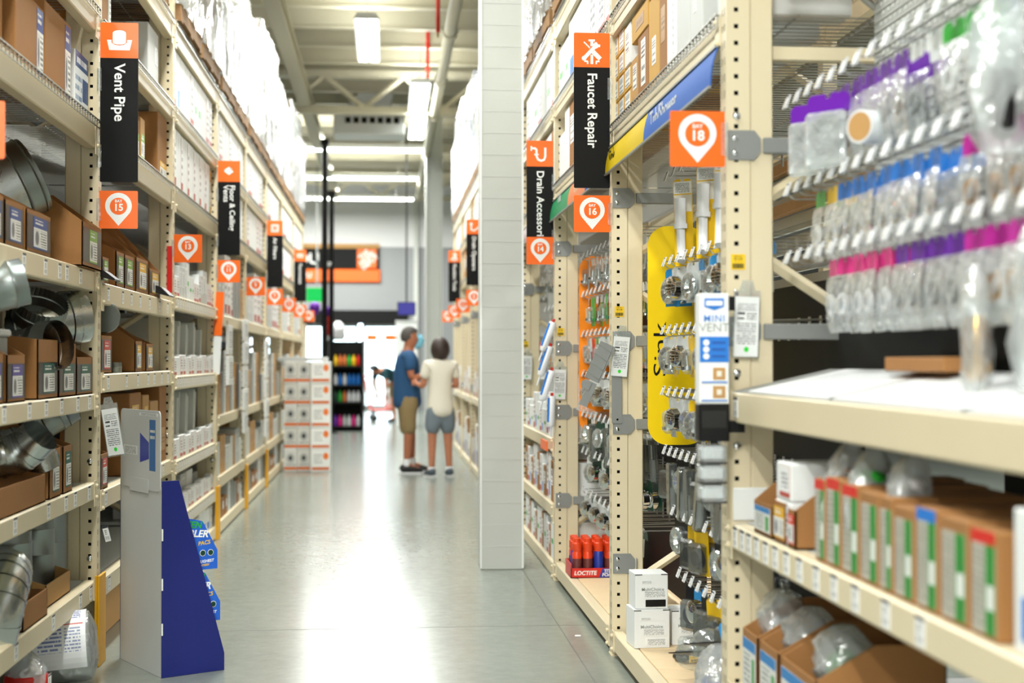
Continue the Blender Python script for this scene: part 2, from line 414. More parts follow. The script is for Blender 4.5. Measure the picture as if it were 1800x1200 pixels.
# far wall with the entrance opening between x -3.2 and 2.1
def farwall(b):
    b.box(-22, -3.6, YW, YW+.3, 0, 4.35, 'wallg'); b.box(.5, 22, YW, YW+.3, 0, 4.35, 'wallg'); b.box(-3.6, .5, YW, YW+.3, 2.36, 4.35, 'wallg')
    b.box(-22, 22, YW-.02, YW+.3, 4.35, 6.4, 'wallw')
one('wall_far', farwall, kind='structure')
one('trim_1', lambda b: b.box(-3.7, .56, YW-.12, YW+.1, 2.3, 2.66, 'black'), kind='structure')
M['glass'] = clear('door_glass', 'eef6f6', white=.02, gloss=.12, rough=.02)
for i, (x0, x1) in enumerate(((-3.55, -1.66), (-1.58, -.76), (-.64, .44))):
    t = S('door_%d' % (i+1), None)
    d = spawn(t, (0, 0, 0), kind='structure')
    one('door_frame', lambda b: (b.box(x0, x0+.07, YW, YW+.1, 0, 2.32, 'steel'), b.box(x1-.07, x1, YW, YW+.1, 0, 2.32, 'steel'), b.box(x0, x1, YW, YW+.1, 2.22, 2.32, 'steel'), b.box(x0, x1, YW, YW+.1, .0, .14, 'steel')), parent=d)
    one('door_glass', lambda b: b.box(x0+.07, x1-.07, YW+.04, YW+.05, .14, 2.22, 'glass'), parent=d)
    if i == 2: one('door_sticker', lambda b: (b.box(x0+.1, x0+.38, YW+.02, YW+.035, 1.86, 2.02, 'orange'), b.box(x1-.5, x1-.1, YW+.02, YW+.035, 1.86, 2.02, 'orange'), b.box(x0+.4, x1-.52, YW+.02, YW+.035, 1.84, 2.04, 'white')), parent=d)
one('floor_outside', lambda b: b.box(-30, 30, YW+.3, 95, -.2, -.01, 'asphalt'), kind='structure')

# ceiling lamps
def lamp_spec():
    body = mk('lamp_housing', lambda b: b.prism([(-.15, 0), (-.11, .07), (.11, .07), (.15, 0)], 'y', -1.2, 1.2, 'white'))
    dif = [mk('lamp_tube', lambda b: b.box(x-.055, x+.055, -1.16, 1.16, -.012, .0, 'lamp', ch=.004)) for x in (-.072, .072)]
    rod = [mk('hanger_rod', lambda b: b.cyl((0, yy, .07), (0, yy, .52), .006, 'wire', 6)) for yy in (-.8, .8)]
    return S('ceiling_lamp', None, [body]+dif+rod)
LS = lamp_spec()
for i, y in enumerate((-1.4, 3.5, 8.3, 13.1)):
    spawn(LS, (-.8, y, 5.31), label='twin tube ceiling lamp above the top of the picture, %s from the back' % nth(i+1), cat='lamp', group='aisle lamps out of view')
    area((-.8, y, 5.29), .3, 2.4, LAMP_W*(.8, 1.9, 2.2, 2.1)[i]); area((-.8, y, 5.5), .3, 2.4, LAMP_W*.35, (R(180), 0, 0))
for x, y, nm in ((-1.6, -3.6, 'nearer'), (-3.2, -5.4, 'farther')):  # fill lamps added out of view to brighten the right racks
    spawn(LS, (x, y, 5.31), label='twin tube ceiling lamp over the cross aisle behind the camera, '+nm, cat='lamp'); area((x, y, 5.29), .3, 2.4, LAMP_W*7.2)
spawn(LS, (-.24, 17.75, 5.31), label='bright white ceiling lamp hanging nearest, left of the others', cat='lamp'); area((-.24, 17.75, 5.29), .3, 2.4, LAMP_W*2); area((-.24, 17.75, 5.5), .3, 2.4, LAMP_W*.6, (R(180), 0, 0))
spawn(LS, (.47, 21.1, 5.22), label='bright square looking ceiling lamp beside the pale pipe', cat='lamp'); area((.47, 21.1, 5.2), .3, 2.4, LAMP_W*2); area((.47, 21.1, 5.42), .3, 2.4, LAMP_W*.6, (R(180), 0, 0))
spawn(LS, (.52, 24.6, 5.35), label='bright ceiling lamp over the right end of the hanging heater', cat='lamp')
for y in (3.0, 8.0, 13.0): 
    area((5.2, y, 5.3), .4, 3, LAMP_W*4)
# cross rows of tubes at the front of the shop
row_name = {26.8: 'highest', 31: 'middle', 35: 'lowest'}
for y, x0, x1 in ((26.8, -4.3, .73), (31., -4.3, .70), (35., -4.3, .67)):
    x = x1
    for k in range(2):
        h = (x1-x0)/2; z = 5.31
        t = S('tube_light', None, [mk('lamp_housing', lambda b: b.box(-h/2+.01, h/2-.01, -.06, .06, .0, .07, 'white')), mk('lamp_tube', lambda b: b.box(-h/2+.03, h/2-.03, -.07, .07, -.05, 0, 'tube', ch=.01))]
              + [mk('hanger_rod', lambda b: b.cyl((q, 0, .07), (q, 0, .52), .006, 'wire', 6)) for q in (-.8, .8)])
        spawn(t, (x-h/2, y, z), label='%s half of the %s glowing tube row across the ceiling' % (('right', 'left')[k], row_name[y]), cat='lamp')
        area((x-h/2, y, z-.07), h, .15, LAMP_W*2.4); area((x-h/2, y, z+.1), h, .15, LAMP_W*.7, (R(180), 0, 0)); x -= h
# steel over the aisle
def truss():
    kids = [mk('top_chord', lambda b: b.box(-5, 5, -.06, .06, .52, .62, 'joist')), mk('bottom_chord', lambda b: b.box(-5, 5, -.06, .06, -.06, .06, 'joist'))]
    x = -4.7
    while x < 4.6:
        for a, c in ((x, x+.62), (x+1.24, x+.62)):
            kids.append(mk('web_bar', lambda b: b.cyl((a, 0, .54), (c, 0, .04), .045, 'joist', 6)))
        x += 1.24
    return S('roof_truss', None, kids)
TR = truss()
spawn(TR, (.0, 22.3, 5.24), label='pale steel truss crossing the ceiling behind the hanging lamps', cat='truss')
spawn(TR, (.2, 36.6, 5.5), label='pale steel truss over the entrance wall', cat='truss')
one('steel_beam', lambda b: (b.box(-1.36, -1.18, 2, 36, 5.28, 5.30, 'joist'), b.box(-1.28, -1.26, 2, 36, 5.30, 5.5, 'joist'), b.box(-1.36, -1.18, 2, 36, 5.5, 5.52, 'joist')), 'pale steel beam running along the aisle over the left racks', 'beam')
def pipe(b):
    b.sweep([(.74, y, 5.22) for y in (2, 7, 12, 17, 22, 27, 34)], .075, 14, 'joist')
    for y in (8, 10.9, 13.8, 16.7, 19.6, 22.5): b.cyl((.74, y, 5.22), (.74, y+.12, 5.22), .095, 'joist', 14)
one('ceiling_pipe', pipe, 'pale pipe with couplings running under the ceiling to the right', 'pipe', smooth=35)
for i, (x, y) in enumerate(((.62, 17.4), (.58, 20.4), (.52, 23.2))):
    one('sprinkler_pipe', lambda b: (b.cyl((x, y, 5.36), (x, y, 6.14), .025, 'red', 8), b.cyl((x, y, 5.3), (x, y, 5.36), .012, 'brass', 8)), 'short red sprinkler drop pipe beside the pale ceiling pipe, %s' % ('nearest', 'middle', 'farthest')[i], 'pipe', group='red sprinkler drops', smooth=40)
def heater():
    body = mk('heater_casing', lambda b: b.box(-.6, .6, -.35, .35, -.17, .17, 'white', ch=.02))
    grille = mk('grille', lambda b: b.box(-.44, .5, -.362, -.35, .02, .12, 'dark'))
    slats = [mk('slat', lambda b: b.box(-.44+.135*k, -.40+.135*k, -.37, -.362, .015, .125, 'white')) for k in range(8)]
    duct = mk('duct', lambda b: b.prism([(-.55, .17), (-.1, .62), (.42, .62), (.3, .17)], 'y', -.2, .2, 'offw'))
    rods = [mk('hanger_rod', lambda b: b.cyl((x, .2, .16), (x, .2, .96), .008, 'wire', 6)) for x in (-.56, .56)]
    return S('unit_heater', None, [body, grille, duct]+slats+rods)
spawn(heater(), (-.30, 24.3, 5.3), label='white box heater hanging below the ceiling truss', cat='heater')
# white clad column standing in the aisle
def column():
    w = .27
    kids = [mk('cladding', lambda b: b.box(0, w, 0, .28, .0, 6.16, 'clad', ch=.006))]
    kids += [mk('corner_strip', lambda b: b.box(x-.006, x+.006, -.004, .004, .01, 6.15, 'white')) for x in (0, w)]
    kids += [mk('cladding_joint', lambda b: b.box(0.008, w-.008, -.0015, .002, z, z+.0025, 'offw')) for z in (.15+.14*k for k in range(34))]
    return S('column', None, kids)
spawn(column(), (.603, 9.13, 0), label='tall pale clad column standing in the aisle before the right racks', cat='column')
one('steel_column', lambda b: (b.box(.72, .76, 26.6, 26.9, 0, 6.16, 'pgrey'), b.box(1.0, 1.04, 26.6, 26.9, 0, 6.16, 'pgrey'), b.box(.76, 1.0, 26.73, 26.77, 0, 6.16, 'pgrey')), 'pale steel column far down the aisle behind the two shoppers', 'column')

# ------------------------------------------------------------------ racks
def post_front(b, h, s):
    """hollow post: perforated web facing the camera end (y=0), s = direction away from the aisle"""
    w, d, p, q = .072, .075, .0508, .0135
    k = b.m('beige'); n = int(h/p); hx = .030
    xs = [0, hx-q/2, hx+q/2, w]
    cols = []
    zs = [0]
    for i in range(n): zs += [p*(i+.5)-q/2, p*(i+.5)+q/2]
    zs.append(h)
    base = len(b.v)
    for z in zs: b.v += [(s*x, 0, z) for x in xs]
    for i in range(len(zs)-1):
        for j in range(3):
            if j == 1 and i % 2 == 1: continue
            a = base+i*4+j; b.face((a, a+1, a+5, a+4), k)
    # aisle face with two rows of small slots
    yq = (0, .02, .027, .048, .055, d)
    base = len(b.v); zs2 = [0]
    for i in range(n): zs2 += [p*(i+.5)-.012, p*(i+.5)+.012]
    zs2.append(h)
    for z in zs2: b.v += [(0, y, z) for y in yq]
    for i in range(len(zs2)-1):
        for j in range(5):
            if j in (1, 3) and i % 2 == 1: continue
            a = base+i*6+j; b.face((a, a+6, a+7, a+1), k)
    b.quad((s*w, 0, 0), (s*w, d, 0), (s*w, d, h), (s*w, 0, h), 'beige'); b.quad((0, d, 0), (s*w, d, 0), (s*w, d, h), (0, d, h), 'beige')
    b.quad((0, 0, h), (s*w, 0, h), (s*w, d, h), (0, d, h), 'beige')
    b.box(min(s*.006, s*(w-.006)), max(s*.006, s*(w-.006)), .012, d-.006, .0, h-.01, 'hole_shade')  # near-black core paints the shade inside the hollow post
def upright(s, h=3.9, arms=(), bolts=(), sticker=None, reinf=True):
    kids = [mk('front_post', lambda b: post_front(b, h, s))]
    X = lambda a, c: (min(s*a, s*c), max(s*a, s*c))
    if reinf: kids.append(mk('reinforcing_post', lambda b: (b.box(*X(.0745, .144), .002, .073, 0.006, h*.985, 'beige', ch=.004))))
    kids.append(mk('rear_post', lambda b: b.box(*X(.99, 1.06), 0, .075, 0, h, 'beige', ch=.003)))
    z = .35; up = True
    while z < h-.6:
        kids.append(mk('diagonal_brace', lambda b: b.sweep([(s*.144, .038, z if up else z+.55), (s*.99, .038, z+.55 if up else z)], .019, 4, 'beige'))); z += .75; up = not up
    for z in (.2, h-.2): kids.append(mk('cross_brace', lambda b: b.box(*X(.144, .99), .02, .055, z-.02, z+.02, 'beige')))
    kids.append(mk('foot_plate', lambda b: b.box(*X(-.004, .15), -.01, .0755, 0, .006, 'beige')))
    for z, l in arms:
        pl = mk('arm_plate', lambda b: b.prism([(s*.004, z-.045), (s*.085, z-.045), (s*.105, z-.02), (s*.105, z+.02), (s*.085, z+.045), (s*.004, z+.045)], 'y', -.006, 0, 'steel'),
                kids=[mk('bolt', lambda b: b.lathe([(.0095, 0), (.0095, -.003), (.005, -.006), (0, -.006)], 'chrome', 10, (s*.024, -.006, z+dz), 'y'), 40) for dz in (-.022, .022)])
        kids.append(pl)
        kids.append(mk('support_arm', lambda b: b.box(*X(.112, .112+l), -.011, .03, z-.024, z+.024, 'steel', ch=.003)))
    for z in bolts: kids.append(mk('bolt', lambda b: b.lathe([(.012, 0), (.012, -.005), (.006, -.009), (0, -.009)], 'chrome', 10, (s*.03, -.001, z), 'y'), 40))
    if sticker: kids.append(mk('sticker', lambda b: b.label('-y', (s*.035+sticker[1], -.001, sticker[0]), .044, .047, 'lab_sticker')))
    return S('rack_upright', None, kids)

def beam_mesh(Ln, hh, s):
    """s=+1: rack to the right (face looks to -X); local x=0 is the aisle face, y along the aisle, z=0 is the top"""
    def f(b):
        X = lambda a, c: (min(s*a, s*c), max(s*a, s*c))
        b.box(*X(0, .052), .0, Ln, -hh, 0, 'beige', ch=.005)
        for y in (-.001, Ln-.052):
            b.box(*X(-.004, 0), y, y+.053, -hh-(.03 if hh < .0845 or hh > .0905 else .0), .008, 'beige')
            for dz in (-.015, -hh+.01): b.lathe([(.009, 0), (.009, -.007*s), (.005, -.011*s), (0, -.011*s)], 'beige', 8, (-.004*s, y+.026, dz), 'x')
    return f
_bm = {}
TAG = None
def rack_bay(s, y0, y1, levels, label, back=None, name='shelving_bay'):
    """levels: list of (z_top, beam height, deck kind, tag positions as fractions)"""
    global TAG
    X = XA if s > 0 else XB; Ln = y1-y0-.091; root = spawn(S(name, None), (X, y0+.077, 0), label=label, cat='shelving')
    w2 = lambda a, c: (min(s*a, s*c), max(s*a, s*c))
    for z, hh, deck, tags in levels:
        key = (round(Ln, 3), hh, s)
        if key not in _bm: _bm[key] = mk('shelf_beam', beam_mesh(Ln, hh, s))
        bo = spawn(_bm[key], (0, 0, z), parent=root)
        spawn(mk('rear_beam', lambda b: b.box(*w2(1.0, 1.05), 0, Ln, -hh, 0, 'beige')), (0, 0, z), parent=root)
        for t in tags:
            if TAG is None: TAG = {q: mk('price_tag', lambda b: b.label('-x' if q > 0 else '+x', (0, 0, 0), .05, .06, 'tag')) for q in (1, -1)}
            spawn(TAG[s], (0, t*Ln, -hh/2+.002), parent=bo)
        if deck == 'wire':
            def wires(b):
                n = int(Ln/.05); r = .0024
                for i in range(n+1):
                    y = i*Ln/n
                    b.box(*w2(.0, 1.0), y-r, y+r, 0, 2*r, 'wire'); b.box(*w2(-.012, -.007), y-r, y+r, -.03, 2*r, 'wire'); b.box(*w2(-.012, .0), y-r, y+r, 0, 2*r, 'wire')
                for x in (-.0115, .06, .25, .5, .75, .98): b.box(*w2(x-r, x+r), 0, Ln, 2*r, 4*r, 'wire')
                b.box(*w2(-.014, -.010), 0, Ln, -.03, -.026, 'wire')
            spawn(mk('wire_deck', wires, kind='stuff'), (0, 0, z), parent=root)
        elif deck == 'board':
            spawn(mk('shelf_board', lambda b: b.box(*w2(.054, .998), 0.002, Ln-.002, -.02, -.001, 'offw')), (0, 0, z), parent=root)
        elif deck == 'plank':
            W = 2.0/11
            k = 0; y = .004
            while y < Ln-.05:
                wv = min(.17+.02*((k*7) % 3), Ln-y-.004)
                spawn(mk('plank', lambda b: b.box(*w2(.054, .998), y, y+wv-.004, -.02, .0+(.001 if k % 2 else 0), 'woodx', ch=.002)), (0, 0, z), parent=root); y += wv; k += 1
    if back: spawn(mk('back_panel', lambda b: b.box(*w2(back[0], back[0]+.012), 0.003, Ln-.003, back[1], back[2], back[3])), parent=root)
    return root
# left racks: one bay per pair of uprights
LV = .40
lab = ['17', '15', '13', '11', '9', '7', '5', '3', '1']
UL = None
for i, y in enumerate(YL):
    near = i in (1, 2)
    sp = upright(-1, 4.05 if i < 2 else 3.9, bolts=(.90, .47) if i == 1 else (.32, .9, 1.36) if i == 2 else (.6, 1.5))
    spawn(sp, (XB, y, 0), label='beige perforated rack upright carrying the Bay %s sign, left row' % lab[i], cat='rack upright')
tg = lambda *a: a
lvl15 = [(.378, .085, 'board', tg(.13, .36, .62, .85, .95)), (.81, .075, 'board', tg(.2, .35, .58, .72, .8, .93)), (1.20, .072, 'board', tg(.28, .44, .56, .68, .82, .93)),
         (1.74, .088, 'board', tg(.4, .55, .66, .72, .84)), (2.40, .115, 'wire', ()), (2.90, .10, 'wire', ())]
lvl13 = [(.36, .09, 'board', tg(.1, .3, .5, .7, .9)), (.757, .085, 'board', tg(.06, .3, .6, .85)), (1.285, .085, 'board', tg(.08, .3, .45, .6, .7, .82, .93)), (1.70, .10, 'board', tg(.08, .25, .36, .48, .62, .78, .92)),
         (2.39, .115, 'wire', ()), (2.875, .085, 'wire', ()), (3.39, .12, 'wire', ())]
lvl11 = [(.10, .09, 'board', ()), (.376, .09, 'board', [k/22+.03 for k in range(21)]), (.73, .08, 'board', [k/22+.03 for k in range(21)]), (1.25, .085, 'board', [k/22+.03 for k in range(21)]), (1.74, .085, 'board', [k/20+.03 for k in range(19)]),
         (2.39, .115, 'wire', ()), (2.875, .085, 'wire', ()), (3.40, .13, 'wire', ())]
lvlF = [(.10, .09, 'board', ()), (.45, .09, 'board', ()), (.92, .08, 'board', ()), (1.70, .09, 'board', ()), (2.39, .115, 'wire', ()), (2.875, .085, 'wire', ()), (3.40, .13, 'wire', ())]
bk = (1.065, .1, 3.4, 'dark')  # dark backs paint the shade deep inside the left shelves
desc = ['nearest left bay holding metal duct fittings and bins', 'second left bay behind the grey display stand', 'third left bay with rows of white cartons', 'fourth left bay past the Floor and Ceiling Vents sign',
        'fifth left bay before the Air Filters sign', 'sixth left bay past the Air Filters sign', 'seventh left bay before the carton stack', 'last left bay behind the carton stack']
for i in range(8):
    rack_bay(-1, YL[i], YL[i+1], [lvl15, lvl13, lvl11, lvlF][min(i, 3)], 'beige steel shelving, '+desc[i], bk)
# yellow post guards on the floor
for i, y in enumerate(YL[1:6]):
    def g(b): b.box(XB+.012, XB+.024, y-.05, y+.09, 0, .40, 'yellow', ch=.003); b.box(XB+.002, XB+.012, y-.05, y-.04, 0, .40, 'yellow')
    one('post_guard', g, 'yellow steel floor guard before the upright of Bay %s' % lab[i+1], 'post guard')

# ------------------------------------------------------------------ signs
def pin(q=1):
    pts = []
    for k in range(-24, 25):
        a = 90+k*5.2
        pts.append((.058*math.cos(R(a))*q, (.018+.058*math.sin(R(a)))*q))
    pts.append((0, -.071*q)); return pts
PIN = flat2d([pin()], 'signwhite'); PINC = flat2d([circ(0, .016, .038)], 'orange')
SIGN = MB(); SIGN.prism(rrect(.168, .168, .006), 'z', -.003, 0, 'orange'); SIGN = SIGN.mesh('sign_panel')
CLIP = MB(); CLIP.box(-.004, .016, -.05, .05, -.006, .004, 'clear'); CLIP = CLIP.mesh('clip')
def bay_sign(num, s, y):
    X = (XA-.09-.002) if s > 0 else (XB+.09+.002)
    kids = [S('pin_symbol', PIN, loc=(0, -.001, 0)), S('pin_centre', PINC, loc=(0, -.001, .0007)),
            S('bay_lettering', text_mesh('BAY', .0175, 'signwhite', .025), loc=(0, .0375, .0017)), S('number_lettering', text_mesh(num, .043, 'signwhite', .03), loc=(0, .0085, .0017)),
            S('clip', CLIP, loc=(.076 if s > 0 else -.096+.004, 0, .0))]
    spawn(S('bay_sign', SIGN, kids), (X, y-.012, 2.016), FRONT, label='square orange bay sign reading BAY %s, %s row' % (num, 'right' if s > 0 else 'left'), cat='sign')
for n_, y in zip(lab, YL): bay_sign(n_, -1, y)
labR = ['20', '18', '16', '14', '12', '10', '8', '6', '4', '2']
for n_, y in list(zip(labR, YR))[1:]: bay_sign(n_, 1, y)

ICON = {
 'vent': [[(-.054, .004), (-.034, .004), (-.034, -.008), (-.02, -.018), (.0, -.021), (.02, -.018), (.034, -.008), (.034, .004), (.056, .004), (.046, -.042), (-.044, -.042)],
          circ(0, -.008, .028, ry=.009), [(-.029, -.008), (.029, -.008), (.029, .034), (-.029, .034)], circ(0, .034, .029, ry=.013)],
 'tile': [[(-.036, .0), (0, .024), (.034, .0), (0, -.026)], [(-.030, -.006), (-.034, .014), (0, .036), (.03, .012), (0, .026)]],
 'filter': stroke([(-.034, -.034), (.034, -.034), (.034, .034), (-.034, .034), (-.034, -.034)], .012)+stroke([(-.018, -.018), (.018, -.018), (.018, .018), (-.018, .018), (-.018, -.018)], .006),
 'dial': stroke([(-.036, -.02), (.036, -.02), (.036, .02), (-.036, .02), (-.036, -.02)], .012)+[circ(0, 0, .012)],
 'tools': stroke([(-.034, -.034), (.018, .022)], .017)+[circ(-.036, -.036, .011)]+stroke([(.018, .022), (.018, .036)], .012)+stroke([(.018, .022), (.036, .022)], .012)+[circ(.018, .022, .013)]
          +stroke([(-.036, .038), (-.010, .012)], .006)+stroke([(.008, -.008), (.036, -.036)], .020)+stroke([(0, -.06), (0, -.022)], .012)+stroke([(0, .022), (0, .045)], .014)+stroke([(-.014, .046), (.012, .046)], .009)
          +stroke([(-.034, -.05), (-.02, -.05), (-.02, -.062)], .007)+stroke([(.034, -.05), (.02, -.05), (.02, -.062)], .007),
 'trap': stroke([(-.052, .034), (-.032, .034), (-.022, .026), (-.022, -.012), (-.012, -.034), (.006, -.042), (.024, -.036), (.032, -.016), (.032, .036)], .013)+stroke([(-.054, .02), (-.054, .046)], .008)+stroke([(-.034, -.004), (-.010, -.004)], .008),
 'snake': stroke([(-.03, .04), (-.03, -.03), (0, -.04), (.03, -.02), (.05, .0)], .014)+[circ(-.03, .03, .016)],
}
def category_sign(s, y, text, icon, label, size=.058, top=2.85, lines=1, hgt=.711, right=False):
    X = (XA-.09-.002) if s > 0 else (XB+.09+.002)
    w = .166; oh = .158; z0 = -hgt
    b = MB(); b.prism(rrect(w, hgt, .006), 'z', -.003, 0, 'signblack'); back = b.mesh('sign_panel')
    b = MB(); b.prism([(-w/2, hgt/2-oh), (w/2, hgt/2-oh), (w/2, hgt/2-.004), (w/2-.004, hgt/2), (-w/2+.004, hgt/2), (-w/2, hgt/2-.004)], 'z', 0, .0006, 'orange'); top_ = b.mesh('orange_field')
    tx = text_mesh(text, size, 'signwhite', .018, -90, 'LEFT', line=.82)
    kids = [S('orange_field', top_), S('icon', flat2d(ICON[icon], 'signwhite'), loc=(0, hgt/2-oh/2-.002, .0007)), S('lettering', tx, loc=(0, hgt/2-oh-.025, .0004))]
    kids += [S('clip', CLIP, loc=(.076 if s > 0 else -.092, q, 0)) for q in (.1, -.24)]
    if icon == 'vent': kids.insert(2, S('icon_opening', flat2d([circ(0, .034, .021, ry=.008)], 'orange'), loc=(0, hgt/2-oh/2-.002, .0013)))
    spawn(S('category_sign', back, kids), (X, y-.006 if s < 0 else y-.0055, top-hgt/2), FRONT, label=label, cat='sign')
category_sign(-1, YL[1], 'Vent Pipe', 'vent', 'tall black and orange sign reading Vent Pipe', size=.066)
category_sign(-1, YL[3], 'Floor & Ceiling\nVents', 'tile', 'tall black and orange sign reading Floor and Ceiling Vents', .056)
category_sign(-1, YL[5], 'Air Filters', 'filter', 'tall black and orange sign reading Air Filters', .056, top=2.83)
category_sign(-1, YL[7], 'Thermostats', 'dial', 'tall black and orange sign farthest down the left racks', .056, top=2.86)
category_sign(1, YR[2], 'Faucet Repair', 'tools', 'tall black and orange sign reading Faucet Repair', size=.062, top=2.845)
category_sign(1, YR[3], 'Drain Accessories', 'trap', 'tall black and orange sign reading Drain Accessories', .062, top=2.69)
category_sign(1, YR[6], 'Drain Openers', 'snake', 'tall black and orange sign reading Drain Openers, right row', .06, top=2.86)
category_sign(1, YR[8], 'Plumbing Tools', 'tools', 'tall black and orange sign farthest down the right racks', .06, top=2.86)

# ------------------------------------------------------------------ product builders
def carton(w, d, h, mat='card', lab=None, s=-1, tape=True, ch=.004, big=None):
    """closed box; front face at x=0 looking to the aisle (+x for s=-1), running along y from 0 to w, bottom z=0"""
    f = '+x' if s < 0 else '-x'; X = (-d, 0) if s < 0 else (0, d)
    kids = []
    if lab:
        kids.append(mk('box_label', lambda b: b.label(f, (0, w*lab[1], h*lab[2]), w*lab[3], h*lab[4], lab[0])))
    if tape: kids.append(mk('packing_tape', lambda b: (b.box(X[0]+.01, X[1]+(.001 if s < 0 else 0), w*.47, w*.53, h, h+.0012, 'clear'), b.label('-y', ((X[0]+X[1])/2, 0, h-.03), .05, .06, 'clear'))))
    return mk('carton', lambda b: b.box(X[0], X[1], 0, w, 0, h, mat, ch=ch), kids=kids)
def put(sp, X, y, z, label, cat='carton', group=None, rz=0, **k): return spawn(sp, (X, y, z), (0, 0, rz), label=label, cat=cat, group=group, **k)
def open_bin(w, d, hf, hb, lab=None, mat='card', s=-1, lw=.8, lz=(.1, .9), frame=True, prof=.45):
    """shelf bin torn open at the front: low front with a label, sides sloping up to the back"""
    t = .005; q = -s                            # q: +1 -> front looks to +x
    def shell(b):
        X = lambda a, c: (min(-q*a, -q*c), max(-q*a, -q*c))
        b.box(*X(0, t), 0, w, 0, hf, mat); b.box(*X(d-t, d), 0, w, 0, hb, mat); b.box(*X(0, d), 0, w, 0, t, mat)
        for y in (0, w-t): b.prism([(-q*0, 0), (0, hf), (-q*d*prof, hb), (-q*d, hb), (-q*d, 0)], 'y', y, y+t, mat)
    kids = []
    if lab:
        hh = hf*(lz[1]-lz[0]); cz = hf*(lz[0]+lz[1])/2; f = '+x' if q > 0 else '-x'
        if frame: kids.append(mk('label_frame', lambda b: b.label(f, (0, w/2, cz), w*.94, hh, 'rubber', .0008)))
        kids.append(mk('bin_label', lambda b: b.label(f, (q*.0008, w/2+w*.04, cz), w*lw*.7, hh*.94, lab)))
    return mk('bin', shell, kids=kids)

def duct_elbow(r, bend=90, gores=5, R0=None):
    def f(b):
        Rb = R0 or r*1.5; pts, rad = [], []
        pts.append((0, 0, -r*.8)); rad.append(r*.985)
        for i in range(gores+1):
            a = R(bend)*i/gores; p = (Rb-Rb*math.cos(a), 0, Rb*math.sin(a)); pts.append(p); rad.append(r*1.0)
        a = R(bend); pts.append((pts[-1][0]+math.sin(a)*r*.8, 0, pts[-1][2]+math.cos(a)*r*.8)); rad.append(r*.985)
        k = b.m('galv'); rings = b.sweep(pts, rad, 28, 'galv', False, crimp=(len(pts)-1,))
        for i in range(1, len(pts)-1):
            t = (Vector(pts[i+1])-Vector(pts[i-1])).normalized()*.005
            b.cyl(Vector(pts[i])-t, Vector(pts[i])+t, r*1.035, 'galv', 28, caps=False)
    return f
def duct_collar(r, h, crimp=True):
    def f(b):
        k = b.m('galvd'); z = Vector((0, 0, 1)); a, c = Vector((1, 0, 0)), Vector((0, 1, 0))
        n = 72; A = b.ring(z*0, a, c, r, n); B = b.ring(z*h*.45, a, c, r, n); C = b.ring(z*h*.5, a, c, r*1.03, n); Dd = b.ring(z*h*.55, a, c, r, n); E = b.ring(z*h, a, c, r*.99, n, crimp=.05 if crimp else 0)
        for p, q in ((A, B), (B, C), (C, Dd), (Dd, E)): b.join(p, q, k)
    return f
def duct_pipe(r, h):
    def f(b):
        prof = [(r*.98, 0), (r*.98, .012), (r*1.03, .018), (r, .026), (r, h*.5), (r*1.025, h*.5+.006), (r, h*.5+.012), (r, h-.05), (r*1.03, h-.045), (r*.98, h-.035), (r*.97, h)]
        b.lathe(prof, 'galvd', 28); b.box(-r*1.02, -r*.97, -.008, .008, 0, h, 'galv')
    return f
def duct_reducer(r0, r1, h):
    def f(b): b.lathe([(r0, -.05), (r0, 0), (r0*1.03, .004), (r0, .01), (r1, h), (r1*1.03, h+.006), (r1, h+.012), (r1*.97, h+.07)], 'galv', 30)
    return f
def duct_wye(r):
    def f(b):
        b.sweep([(0, 0, -.16), (0, 0, -.15), (0, 0, -.13), (0, 0, .1), (0, 0, .12), (0, 0, .17)], [r*1.0, r, r, r, r, r*.98], 36, 'galv', False, crimp=(5,))
        for z in (-.12, .11): b.lathe([(r, z-.006), (r*1.04, z), (r, z+.006)], 'galv', 36)
        b.sweep([(r*.3, 0, -.05), (r*1.25, 0, .07), (r*1.5, 0, .105), (r*1.7, 0, .13), (r*1.85, 0, .15)], [r*.9, r*.80, r*.80, r*.80, r*.78], 36, 'galv', False, crimp=(4,))
        b.cyl((r*1.42, 0, .094), (r*1.46, 0, .10), r*.84, 'galv', 36, caps=False)
    return f
def register_boot(w, d, r, h):
    """rectangular box rising to a round collar"""
    def f(b):
        n = 32; k = b.m('galv'); rect, rc = [], []
        for i in range(n):
            a = 2*math.pi*i/n; c, s = math.cos(a), math.sin(a); q = 1/max(abs(c)/(w/2), abs(s)/(d/2))
            rect.append((c*q, s*q)); rc.append((c*r, s*r))
        rows = []
        for P, z in ((rect, 0), (rect, h*.3), (rc, h), (rc, h+.008)): rows.append(list(range(len(b.v), len(b.v)+n))); b.v += [(x, y, z) for x, y in P]
        for A, B in zip(rows, rows[1:]): b.join(A, B, k)
        b.lathe([(r*1.02, h), (r*1.05, h+.006), (r*1.02, h+.012), (r*1.02, h+.06), (r*1.05, h+.066), (r*1.0, h+.072), (r, h+.085)], 'galvd', 32)
    return f
def crumple(b, w, d, h, mat, seed=0, n=7, amp=.12, pinch=.3):
    """a filled soft bag standing on z=0, centred on x,y"""
    r = random.Random(seed); rows = []; k = b.m(mat); m = 14
    for i in range(n):
        t = i/(n-1); q = (1-abs(2*t-1)**2.5)*(1-pinch)+pinch if t > .5 else (1-abs(2*t-1)**4)*.35+.65
        rows.append(list(range(len(b.v), len(b.v)+m)))
        for j in range(m):
            a = 2*math.pi*j/m; e = 1+r.uniform(-amp, amp); c, s = math.cos(a), math.sin(a); p = (abs(c)**3+abs(s)**3)**(-1/3)
            b.v.append((c*p*w/2*q*e, s*p*d/2*q*e, max(0, t*h+r.uniform(-amp, amp)*h*.25*(0 < i < n-1))))
    for A, B in zip(rows, rows[1:]): b.join(A, B, k)
    b.face(rows[0][::-1], k); b.face(rows[-1], k)
